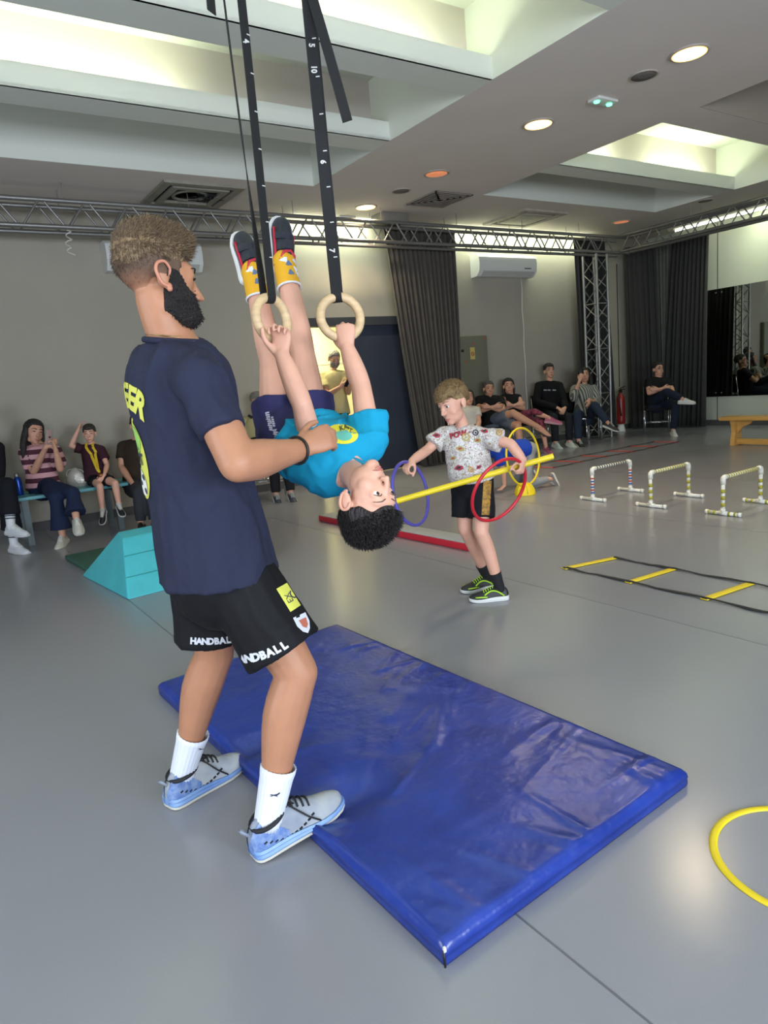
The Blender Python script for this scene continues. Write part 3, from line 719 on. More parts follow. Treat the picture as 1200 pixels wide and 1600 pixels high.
def bvh_of(o):
    me = o.data; return BVHTree.FromPolygons([v.co.copy() for v in me.vertices], [tuple(p.vertices) for p in me.polygons])
def decal(me, name, m, parent, c, ux, uy, trees, off=.0025, cuts=1, warp=None, dirn=None, flip=False):
    # drape a flat mesh (letters, badge) on the first surface met along -n
    ux = V(ux).normalized(); uy = (V(uy)-ux*V(uy).dot(ux)).normalized(); n = ux.cross(uy)
    d = V(dirn).normalized() if dirn is not None else -n
    bm = bmesh.new(); bm.from_mesh(me)
    if cuts: bmesh.ops.triangulate(bm, faces=bm.faces[:]); bmesh.ops.subdivide_edges(bm, edges=bm.edges[:], cuts=cuts)
    dead = []
    for v in bm.verts:
        p = warp(v.co) if warp else v.co
        q = V(c)+ux*p.x+uy*p.y; best = None
        for t in trees:
            h = t.ray_cast(q-d*.25, d, .6)
            if h[0] is not None and (best is None or h[3] < best[3]): best = h
        if best is None: dead.append(v)
        else: v.co = best[0]-d*off
    if dead: bmesh.ops.delete(bm, geom=dead, context='VERTS')
    me2 = bpy.data.meshes.new(name); bm.to_mesh(me2); bm.free()
    return link(name, me2, m, parent, True)
def flat_poly(pts):
    me = bpy.data.meshes.new('flat'); me.from_pydata([(p[0], p[1], 0) for p in pts], [], [tuple(range(len(pts)))]); me.update(); return me
def disc(rx, ry, n=28, c=(0, 0)): 
    me = bpy.data.meshes.new('flat'); vs = [(c[0], c[1], 0)]; fs = []; R_ = (.35, .7, 1)
    for r in R_: vs += [(c[0]+rx*r*math.cos(2*PI*k/n), c[1]+ry*r*math.sin(2*PI*k/n), 0) for k in range(n)]
    fs += [(0, 1+k, 1+(k+1) % n) for k in range(n)]
    for i in range(2): fs += [(1+i*n+k, 1+(i+1)*n+k, 1+(i+1)*n+(k+1) % n, 1+i*n+(k+1) % n) for k in range(n)]
    me.from_pydata(vs, [], fs); me.update(); return me
def grid(w, h, nx=8, ny=8):
    me = bpy.data.meshes.new('flat'); me.from_pydata([(-w/2+w*i/nx, -h/2+h*j/ny, 0) for j in range(ny+1) for i in range(nx+1)], [], [(j*(nx+1)+i, j*(nx+1)+i+1, (j+1)*(nx+1)+i+1, (j+1)*(nx+1)+i) for j in range(ny) for i in range(nx)]); me.update(); return me
def skin(name, col): return mat('skin_'+name, col, .5, var=.05, vs=14, sss=.0, spec=.35, bump=.03, bs=120)
def cloth(name, col, bump=.5, bs=7., rough=.85, **k): return mat('cloth_'+name, col, rough, bump=bump, bs=bs, spec=.2, dist=.03, **k)
SKIN = skin('fair', '#c8967c'); SKIN_K = skin('child', '#d3a088'); SKIN_C = skin('coach', '#ad7a5c'); SKIN_O = skin('older', '#b98a70')
EYEW = mat('eye_white', '#d9d5cf', .25); IRIS = mat('eye_brown', '#2a1a12', .2); LIP = mat('lip', '#b06a5e', .5); LASH = mat('lash_dark', '#3a2a22', .7)
HAIR = {k: mat('hair_'+k, c, .6, bump=.9, bs=90, stretch=(1, 1, .25), var=.25, vs=60, dist=.02) for k, c in
        dict(black='#1b1513', dark='#2a1f1a', brown='#57432f', fair='#8e744c', grey='#77736c', salt='#4c4842', coach='#7f684a').items()}

class Head:
    def __init__(s, c, fwd, up, k): 
        s.c = V(c); s.F = V(fwd).normalized(); u = V(up); s.U = (u-s.F*u.dot(s.F)).normalized(); s.L = s.U.cross(s.F); s.k = k
        s.M = Matrix((s.L, s.F, s.U)).transposed()
    def p(s, l, f, u): return s.c+(s.L*l+s.F*f+s.U*u)*s.k
    def add(s, mb, child=False, ears=True, jaw=1.0):
        k = s.k; e = lambda c, r: ell(mb, s.p(*c), tuple(x*k for x in r), s.M)
        e((0, -.018, .040), (.074, .094, .078)); e((0, .022, .004), (.0635, .066, .088))
        if child: e((0, .024, -.052), (.0565, .060, .053)); e((0, .062, -.088), (.026, .022, .020))
        else: e((0, .028, -.060), (.051*jaw, .056, .046)); e((0, .066, -.093), (.024, .022, .018))
        for q in (-1, 1):
            e((q*.034, .043 if child else .045, -.030), (.027, .031, .030))
            if not child: e((q*.046, .012, -.066), (.012*jaw, .03, .026))
            if ears:
                e((q*.0775, -.010, -.006), (.009, .019, .031)); e((q*.083, -.017, .006), (.006, .015, .022)); e((q*.079, -.002, -.03), (.006, .009, .010))
        e((0, .066, .035), (.048, .022, .020))
        n = .8 if child else 1.
        chain(mb, [s.p(0, .083, .018), s.p(0, .094+.004*n, -.008), s.p(0, .100+.010*n, -.028)], [.0075*k, .0085*k, .0105*k*n], n=10)
        for q in (-1, 1): e((q*.011*n, .096, -.031), (.0085*n, .010, .0075))
        w = -.005 if child else 0.
        chain(mb, [s.p(-.020, .078+w, -.0625), s.p(0, .090+w, -.060), s.p(.020, .078+w, -.0625)], [.006*k, .0075*k, .006*k], n=10)
        chain(mb, [s.p(-.018, .077+w, -.071), s.p(0, .088+w, -.0725), s.p(.018, .077+w, -.071)], [.006*k, .0085*k, .006*k], n=10)
        for q in (-1, 1):   # lids around the eyeballs
            chain(mb, [s.p(q*.015, .078, .014), s.p(q*.030, .0805, .0215), s.p(q*.047, .069, .013)], [.005*k, .0062*k, .005*k], n=8)
            chain(mb, [s.p(q*.015, .076, .008), s.p(q*.030, .0785, -.0015), s.p(q*.047, .068, .008)], [.004*k, .0048*k, .004*k], n=8)
    def features(s, par, brow, far=False, look=(0, 0), iris=IRIS, lipm=LIP, smile=0., fe=1., child=False):
        k = s.k; w = -.005 if child else 0.
        for q in (-1, 1):
            ec = s.p(q*.031, .0690, .0110)
            if not far:
                mb = MB(); ell(mb, ec, (.0142*k,)*3, s.M, 20, 14); eo = mb.build('eye', EYEW, par, True)
                d = (s.F+s.L*look[0]+s.U*look[1]).normalized(); a = d.orthogonal().normalized(); b = d.cross(a)
                Mi = Matrix((a, b, d)).transposed(); mb = MB(); ell(mb, ec+d*.0102*k, (.0078*k, .0078*k, .0050*k), Mi, 16, 10); mb.build('iris', iris, eo, True)
                mb = MB(); chain(mb, [s.p(q*.017, .0835, .0125), s.p(q*.024, .0875, .0195), s.p(q*.034, .0870, .0205), s.p(q*.046, .0785, .0130)], [.0007*k, .0013*k, .0013*k, .0007*k], n=6); mb.build('eyelashes', LASH, eo, True)
            else:
                mb = MB(); chain(mb, [s.p(q*.02, .083, .011), s.p(q*.032, .085, .013), s.p(q*.043, .079, .010)], [.003*k*fe, .0052*k*fe, .003*k*fe], n=6); mb.build('eye', LASH, par, True)
            mb = MB(); chain(mb, [s.p(q*.014, .0885, .033), s.p(q*.030, .0855, .0395), s.p(q*.050, .071, .034)], [.0035*k*fe, .004*k*fe, .002*k*fe], n=8); mb.build('eyebrow', brow, par, True)
        z = .007*smile
        mb = MB(); chain(mb, [s.p(-.021, .0805+w, -.0655+z), s.p(-.009, .0940+w, -.0625), s.p(0, .0955+w, -.0635), s.p(.009, .0940+w, -.0625), s.p(.021, .0805+w, -.0655+z)], [.002*k, .0036*k, .0034*k, .0036*k, .002*k], n=8)
        chain(mb, [s.p(-.019, .0800+w, -.0675+z), s.p(0, .0945+w, -.0725), s.p(.019, .0800+w, -.0675+z)], [.002*k, .0046*k, .002*k], n=8); mb.build('lips', lipm, par, True)
    def shell(s, body, fn, name, m, par, nu=72, nv=48, rough=0., label=None, smooth=True):
        # radial shell over the head; fn(l,f,u) unit direction in head axes -> thickness in metres (negative: under the skin)
        t = bvh_of(body); c = s.p(0, -.005, .02); vs = []
        def vert(a, b):
            d = V((math.sin(a)*math.cos(b), math.sin(a)*math.sin(b), math.cos(a))); w = s.M @ d
            h = t.ray_cast(c, w, .2*s.k); r = h[3] if h[0] is not None else .09*s.k
            r = min(r, .125*s.k)
            th = fn(d.x, d.y, d.z)
            if rough and th > 0: th += rough*noise.noise(V((d.x*13, d.y*13, d.z*5)))+rough*.6*noise.noise(V((d.x*31, d.y*31, d.z*9)))
            return c+w*(r+th*s.k)
        for i in range(1, nv):
            for j in range(nu): vs.append(vert(PI*i/nv, 2*PI*j/nu))
        K = nv-1; vs += [vert(1e-4, 0), vert(PI-1e-4, 0)]
        fs = [(i*nu+k, (i+1)*nu+k, (i+1)*nu+(k+1) % nu, i*nu+(k+1) % nu) for i in range(K-1) for k in range(nu)]
        fs += [(K*nu, k, (k+1) % nu) for k in range(nu)]+[(K*nu+1, (K-1)*nu+(k+1) % nu, (K-1)*nu+k) for k in range(nu)]
        o = MB().add(vs, fs).build(name, m, par, smooth)
        if label: o['label'] = label
        return o
def sstep(a, b, x):
    t = max(0, min(1, (x-a)/(b-a))); return t*t*(3-2*t)
def hair_fn(top=.02, side=.01, back=.012, line=.52, temple=.05, nape=-.45, fringe=0.):
    # hairline height (u of the unit direction) as a function of heading; f = forward part
    def fn(l, f, u):
        hz = math.atan2(f, abs(l))/(PI/2)      # 1 forward, 0 side, -1 back
        if hz > .55: lim = line-fringe*sstep(.55, .9, hz)
        elif hz > .05: lim = temple+(line-temple)*sstep(.2, .6, hz)
        elif hz > -.25: lim = temple-.05
        else: lim = temple+(nape-temple)*sstep(-.25, -.5, hz)
        th = side+(top-side)*sstep(.35, .8, u)
        if hz < -.3: th = back+(top-back)*sstep(.3, .8, u)
        return -.012+(th+.012)*sstep(lim-.03, lim+.05, u)
    return fn
def tufts(o, n, length, wid, dirn, m, par, seed=1, name='hair_strands', keep=None, jit=.5):
    # short tapered strands standing on a hair shell
    rnd = random.Random(seed); me = o.data; polys = [p for p in me.polygons if keep is None or keep(p.center, p.normal)]
    ar = [p.area for p in polys]; mb = MB()
    for p in rnd.choices(polys, ar, k=n):
        vs = [me.vertices[i].co for i in p.vertices]; w = [rnd.random() for _ in vs]; s_ = sum(w); b = sum((v*q for v, q in zip(vs, w)), V())/s_
        d = (p.normal*.55+V(dirn(b))+V((rnd.uniform(-1, 1), rnd.uniform(-1, 1), rnd.uniform(-1, 1)))*jit).normalized(); L = length*rnd.uniform(.6, 1.2)
        a = d.orthogonal().normalized(); c = d.cross(a); e = (p.normal*.3+V(dirn(b))).normalized()
        q0 = [b-p.normal*.002+(a*math.cos(2*PI*i/3)+c*math.sin(2*PI*i/3))*wid for i in range(3)]
        q1 = [b+d*L*.6+(a*math.cos(2*PI*i/3)+c*math.sin(2*PI*i/3))*wid*.7 for i in range(3)]; tip = b+d*L*.6+(d*.5+e*.5)*L*.45
        mb.add(q0+q1+[tip], [(0, 1, 4, 3), (1, 2, 5, 4), (2, 0, 3, 5), (3, 4, 6), (4, 5, 6), (5, 3, 6)])
    r = mb.build(name, m, par, True); r['kind'] = 'stuff'; return r
def hand(mb, w, fw, pn, k, thumb, curl=.5, spread=.12, grip=0, rf=.0085):
    # w wrist, fw direction of the knuckles, pn palm normal (palm side), thumb = +1/-1 side along fw x pn
    fw = V(fw).normalized(); pn = V(pn); pn = (pn-fw*pn.dot(fw)).normalized(); sd = fw.cross(pn)*thumb
    w = V(w); P = lambda a, b, c: w+(fw*a+sd*b+pn*c)*k
    chain(mb, [P(-.015, 0, 0), P(.025, .002, .0), P(.06, .0, .002), P(.088, -.002, .004)], [(.026*k, .02*k), (.033*k, .019*k), (.040*k, .016*k), (.039*k, .013*k)], side=sd, n=14)
    for i, (b, L) in enumerate(((.030, .070), (.010, .078), (-.010, .072), (-.029, .058))):
        a = .088-.006*abs(i-1); base = P(a, b, .004); ang = 0; pts = [P(a-.02, b*.9, .004), base]; d0 = fw+sd*(b/.03)*spread; d0.normalize()
        for j, fr in enumerate((.42, .32, .26)):
            ang += curl*(.8 if j == 0 else 1.0)*1.15
            d = d0*math.cos(ang)+pn*math.sin(ang); pts.append(pts[-1]+d*L*fr*k)
        chain(mb, pts, [rf*1.1*k, rf*1.12*k, rf*k, rf*.95*k, rf*.8*k], n=10, sub=2)
    tb = P(.018, .026, .006); t1 = tb+(fw*.030+sd*.024+pn*.012*(1+2*grip))*k; t2 = t1+(fw*.026+sd*(.012-.018*grip)+pn*(.012+.018*grip))*k; t3 = t2+(fw*.022-sd*.010*grip+pn*(.008+.012*grip))*k
    chain(mb, [P(.0, .012, .004), tb, t1, t2, t3], [.016*k, .0155*k, .0115*k, .0105*k, .0085*k], n=10, sub=2)
def shoe(par, heel, fwd, up, L, cols, label=None, laces=True, hi=1.0, tilt=0, wide=1.0, name='shoe', heelm=None):
    # heel: bottom centre of the heel; L: length; cols: (upper, sole, lace)
    x = V(fwd).normalized(); z = (V(up)-x*V(up).dot(x)).normalized(); y = z.cross(x); heel = V(heel); s = L/.30
    P = lambda a, b, c: heel+x*a*L+y*b*s+z*c*s
    sec = [(.0, .009, .040), (.006, .018, .048), (.02, .0265, .060), (.05, .033, .082), (.12, .036, .092*hi), (.24, .037, .096*hi), (.36, .039, .098*hi), (.48, .042, .086*hi), (.60, .046, .070*hi), (.72, .048, .058), (.83, .045, .050), (.92, .037, .042), (.975, .024, .032), (.997, .010, .022)]
    n = 16; vs = []
    for a, w, h in sec:
        for k in range(n):
            t = 2*PI*k/n; cy = math.copysign(abs(math.cos(t))**.8, math.cos(t)); sz = math.sin(t)
            vs.append(P(a, cy*w*wide*(1 if sz < 0 else 1-.28*sz*sz), .020+(h-.004)*max(0, sz)+(-.004 if sz < 0 else 0)))
    fs = [(i*n+k, i*n+(k+1) % n, (i+1)*n+(k+1) % n, (i+1)*n+k) for i in range(len(sec)-1) for k in range(n)]+[tuple(range(n))[::-1], tuple((len(sec)-1)*n+k for k in range(n))]
    so = MB().add(vs, fs).build(name, cols[0], par, True)
    md = so.modifiers.new('sub', 'SUBSURF'); md.levels = 1; md.render_levels = 1
    if heelm is not None:      # coloured heel counter on each side
        for q in (-1, 1):
            ss = [s_ for s_ in sec if s_[0] <= .37]; vv = []
            for a, w, h in ss:
                top_t = 62-62*max(0, a-.14)/.30
                for j in range(6):
                    t = math.radians(-8+(top_t+8)*j/5); cy = abs(math.cos(t))**.8; sz = math.sin(t)
                    vv.append(P(a-.006*(a < .03), q*(cy*w*wide*(1 if sz < 0 else 1-.28*sz*sz)+.0015), .020+(h-.004)*max(0, sz)+(-.004 if sz < 0 else 0)))
            MB().add(vv, [(i*6+j, i*6+j+1, (i+1)*6+j+1, (i+1)*6+j) for i in range(len(ss)-1) for j in range(5)]).build('heel_counter', heelm, so, True)
    half = [(a, (w+.006)*wide) for a, w, h in sec]; out = half+[(a, -b) for a, b in half[::-1]]
    lift = lambda a: .10*max(0, a-.72)**2+.06*max(0, .12-a)**1.5
    tk = lambda a: .036-.012*sstep(.3, .8, a)
    def lay(f, g, zz): return [P(.5+(a-.5)*g, b*f, zz(a)) for a, b in out]
    outs = [lay(.94, .985, lambda a: lift(a)), lay(1.0, 1.0, lambda a: lift(a)+.003), lay(1.0, 1.0, lambda a: lift(a)+.009), lay(.96, .99, lambda a: lift(a)+.010)]
    mids = [lay(.97, .995, lambda a: lift(a)+.0095), lay(1.06, 1.012, lambda a: lift(a)+.016), lay(1.00, 1.0, lambda a: lift(a)+.5*tk(a)+.006), lay(1.05, 1.008, lambda a: lift(a)+.8*tk(a)), lay(.97, .995, lambda a: lift(a)+tk(a)), lay(.7, .9, lambda a: lift(a)+tk(a)-.004)]
    for rings, nm, mm in ((outs, 'outsole', cols[3] if len(cols) > 3 else cols[1]), (mids, 'sole', cols[1])):
        N = len(out); vv = [q for r_ in rings for q in r_]; K = len(rings)
        MB().add(vv, [tuple(range(N))[::-1], tuple(range((K-1)*N, K*N))]+[(j*N+i, j*N+(i+1) % N, (j+1)*N+(i+1) % N, (j+1)*N+i) for j in range(K-1) for i in range(N)]).build(nm, mm, so, 'auto')
    if laces:
        for i in range(5):
            a = .40+.055*i; h = (.102-.0085*i)*hi+.012
            MB().tube([P(a, -.026, h-.012), P(a+.01, -.012, h+.001), P(a+.014, 0, h+.004), P(a+.01, .012, h+.001), P(a, .026, h-.012)], .0032*s, 6).build('lace', cols[2], so, True)
    if label: so['label'] = label
    return so
def body_radii(k, build=1.0, fem=False):
    b = build
    return dict(neck=.054*k*(.85 if fem else 1), sh=.054*k*b, ua=.048*k*b, el=.039*k*b, fa=.042*k*b, wr=.026*k*b, th=.082*k*b, kn=.055*k*b, ca=.056*k*b, an=.036*k*b,
                pel=(.160*k*b, .112*k*b), wai=(.138*k*b, .100*k*b), che=(.160*k*b, .112*k*b))
def figure(label, J, k, o):
    """J: joints (world). o: options for clothes and hair. Returns the person Empty and body."""
    root = thing('person', label, 'person', V((J['P'].x, J['P'].y, 0)) if 'root' not in J else J['root'], o.get('group'))
    r = body_radii(k, o.get('build', 1.), o.get('fem', False)); r.update({a: (tuple(x*k for x in b) if isinstance(b, tuple) else b*k) for a, b in o.get('rad', {}).items()})
    P, N = J['P'], J['N']; SL, SR = J['SL'], J['SR']; up = (N-P).normalized(); L = (SL-SR).normalized(); F = L.cross(up).normalized() if False else up.cross(L).normalized()*-1
    F = L.cross(up)   # forward of the chest
    hl = o.get('hipw', .085)*k; pl = V(J.get('PL', L)).normalized(); HL, HR = P+pl*hl, P-pl*hl
    vox = o.get('vox', .009); mb = MB()
    spine = [P-up*.05*k, P+up*.02*k, P.lerp(N, .38)+F*.006*k+J.get('bend', V())*.6, P.lerp(N, .70)+F*.012*k+J.get('bend', V()), P.lerp(N, .90), N]
    chain(mb, spine, [r['pel'], r['pel'], r['wai'], r['che'], (r['che'][0]*.72, r['che'][1]*.8), (r['neck']*1.15, r['neck']*1.1)], side=L)
    chain(mb, [SL, SL.lerp(SR, .5)*.5+P.lerp(N, .92)*.5, SR], [r['sh'], r['sh']*1.1, r['sh']])
    hd = Head(J['H'], J['hf'], J['hu'], k*o.get('headk', 1.0)); hd.add(mb, o.get('child', False), jaw=o.get('jaw', 1.))
    chain(mb, [N-up*.02*k, N.lerp(hd.p(0, -.012, -.07), .5), hd.p(0, -.008, -.045)], [r['neck']*1.12, r['neck'], r['neck']*.98])
    for s in 'LR':
        S, E, Wr = J['S'+s], J['E'+s], J['W'+s]
        chain(mb, [S, S.lerp(E, .45), E], [r['sh']*.95, r['ua'], r['el']])
        chain(mb, [E, E.lerp(Wr, .28), E.lerp(Wr, .7), Wr], [r['el'], r['fa'], r['wr']*1.25, r['wr']])
        hdn = J.get('hand'+s)
        if hdn: hand(mb, Wr, hdn[0], hdn[1], k*hdn[3] if len(hdn) > 3 else k, 1 if s == 'R' else -1, *(hdn[2] if len(hdn) > 2 else ()))
        Hp, K, A = (HL if s == 'L' else HR), J['K'+s], J['A'+s]
        lat = (K-Hp).cross(A-K); back = ((A-K).normalized()-(K-Hp).normalized()); back = back.normalized() if back.length > .2 else -F
        chain(mb, [Hp, Hp.lerp(K, .5), K], [r['th'], r['th']*.88, r['kn']])
        chain(mb, [K, K.lerp(A, .3)+back*.012*k, K.lerp(A, .7)+back*.004*k, A], [r['kn']*.98, r['ca'], r['an']*1.2, r['an']])
        ff = V(J['F'+s]).normalized(); uu = V(J.get('U'+s, V((0, 0, 1)))); uu = (uu-ff*uu.dot(ff)).normalized(); chain(mb, [A, A+ff*.05*k-uu*.045*k, A+ff*.11*k-uu*.062*k], [r['an'], r['an']*.7, r['an']*.5])
    if o.get('extra'): o['extra'](mb, hd, r)
    body = remesh(mb, vox, o.get('bsm', 5), 'body', o.get('skin', SKIN), root)
    hd.features(root, o.get('brow', HAIR['dark']), o.get('far', True), o.get('look', (0, 0)), smile=o.get('smile', 0), fe=o.get('fe', 1.), child=o.get('child', False))
    cv = o.get('cvox', .012); ease = o.get('ease', .014)*k
    # upper garment
    if 'shirt' in o:
        mb = MB(); hem = o.get('hem', -.05)*k
        f = lambda t, e: (t[0]+e, t[1]+e)
        sp = [P+up*hem, P+up*max(.03*k, hem+.05*k)]+spine[2:5]+[N-up*.012*k]
        chain(mb, sp, [f(r['pel'], ease*o.get('hemf', 1.8)), f(r['pel'], ease*o.get('bodf', 1.7)), f(r['wai'], ease*1.7), f(r['che'], ease), (r['che'][0]*.78+ease, r['che'][1]*.84+ease), (r['neck']*1.2+ease*.4,)*2], side=L, n=24, flat=(1, 1))
        chain(mb, [SL, SL.lerp(SR, .5)*.5+P.lerp(N, .92)*.5, SR], [r['sh']+ease*.9, r['sh']*1.10+ease*.9, r['sh']+ease*.9])
        sl = o.get('sleeve', .6); sf = o.get('slf', 1.)
        for s in 'LR':
            S, E, Wr = J['S'+s], J['E'+s], J['W'+s]
            if 0 < sl <= 1: chain(mb, [S, S.lerp(E, sl*.5), S.lerp(E, sl)], [r['sh']+ease*.7*sf, r['ua']+ease*1.3*sf, r['ua']*.97+ease*1.7*sf], flat=(0, 1))
            elif sl > 1:
                chain(mb, [S, S.lerp(E, .5), E], [r['sh']+ease*.7, r['ua']+ease*1.2, r['el']+ease*1.1])
                chain(mb, [E, E.lerp(Wr, .4*(sl-1)), E.lerp(Wr, sl-1)], [r['el']+ease*1.1, r['fa']+ease*.9, r['wr']*1.1+ease*.9], flat=(0, 1))
        sh = remesh(mb, cv, o.get('csm', 3), 'shirt', o['shirt'], root, o.get('sdisp'))
        J['_shirt'] = sh
    if 'pants' in o:
        mb = MB(); e2 = o.get('pease', .014)*k; ln = o.get('plen', 2.0)
        chain(mb, [P-up*.055*k, P+up*.0*k, P+up*o.get('waist', .085)*k], [(r['pel'][0]+e2, r['pel'][1]+e2), (r['pel'][0]+e2, r['pel'][1]+e2), (r['wai'][0]+e2*1.2, r['wai'][1]+e2*1.2)], side=L, n=20, flat=(0, 1))
        for s in 'LR':
            Hp, K, A = (HL if s == 'L' else HR), J['K'+s], J['A'+s]
            if ln <= 1: chain(mb, [Hp, Hp.lerp(K, ln*.5), Hp.lerp(K, ln)], [r['th']+e2, r['th']*.92+e2*1.5, r['th']*.86+e2*o.get('flare', 2.2)], flat=(0, 1))
            else:
                chain(mb, [Hp, Hp.lerp(K, .5), K], [r['th']+e2, r['th']*.9+e2, r['kn']+e2])
                chain(mb, [K, K.lerp(A, .35*(ln-1)), K.lerp(A, ln-1)], [r['kn']+e2, r['ca']+e2, r['an']+e2*o.get('flare', 1.6)], flat=(0, 1))
        J['_pants'] = remesh(mb, cv, o.get('csm', 3), o.get('pname', 'trousers' if ln > 1 else 'shorts'), o['pants'], root, o.get('pdisp'))
    if 'sock' in o:
        for s in 'LR':
            K, A = J['K'+s], J['A'+s]; h = o.get('sockh', .25)
            mb = MB(); chain(mb, [A+(A-K).normalized()*.01*k, A.lerp(K, h*.5), A.lerp(K, h)], [r['an']*1.08, r['an']*1.12+.002, r['an']*(1.1+.5*h)+.003], flat=(0, 1), n=20)
            chain(mb, [A, A+V(J['F'+s]).normalized()*.07*k-V((0, 0, .03*k))], [r['an']*1.05, r['an']*.8]); mb.build('sock', o['sock'], root, True)
    if 'shoes' in o:
        for s in 'LR':
            fd = V(J['F'+s]).normalized(); A, K = J['A'+s], J['K'+s]; Ls = o.get('shoel', .285)*k
            u_ = V(J.get('U'+s, V((0, 0, 1)))); u_ = (u_-fd*u_.dot(fd)).normalized(); heel = A-fd*Ls*.235-u_*(o.get('ankh', .088)*k)
            shoe(root, heel, fd, u_, Ls, o['shoes'], o.get('shoelabel'), laces=o.get('laces', True))
    if 'hair' in o and o['hair']:
        hm, args = o['hair']; J['_hair'] = hd.shell(body, hair_fn(**args), 'hair', hm, root, rough=o.get('hrough', .004), nu=o.get('hnu', 64), nv=o.get('hnv', 44))
    J['_head'] = hd; J['_r'] = r; J['_spine'] = spine; J['_L'] = L; J['_F'] = F; J['_up'] = up
    return root, body
def locks(root, hd, m, strands, name='long_hair', vox=.009):
    mb = MB()
    for pts, rads in strands: chain(mb, [hd.p(*p) for p in pts], [((r[0]*hd.k, r[1]*hd.k) if isinstance(r, tuple) else r*hd.k) for r in rads], side=hd.L, n=14)
    return remesh(mb, vox, 4, name, m, root)
# ------------------------------------------------------------------ people
def cv(x, y, z): return CR*x+CU*y-CF*z       # right, up, towards the viewer (used to read poses off the photograph)
def fold(amp, sc, st=(1, 1, 1), seed=0.):
    return lambda p, n: amp*noise.noise(V((p.x*sc*st[0]+seed, p.y*sc*st[1], p.z*sc*st[2])))+amp*.5*noise.noise(V((p.x*sc*2.1*st[0], p.y*sc*2.1*st[1]+seed, p.z*sc*2.1*st[2])))

def ridge(amp, sc, st=(1, 1, 1), seed=0.):
    def f(p, n):
        q = V((p.x*sc*st[0]+seed, p.y*sc*st[1], p.z*sc*st[2])); q2 = q*.45+V((9, 3, seed))
        return max(-.004, amp*((1-min(1, abs(noise.noise(q))*2.4))**2-.25)*(.35+max(0, noise.noise(q2)+.3))+amp*.5*noise.noise(q*1.7))
    return f

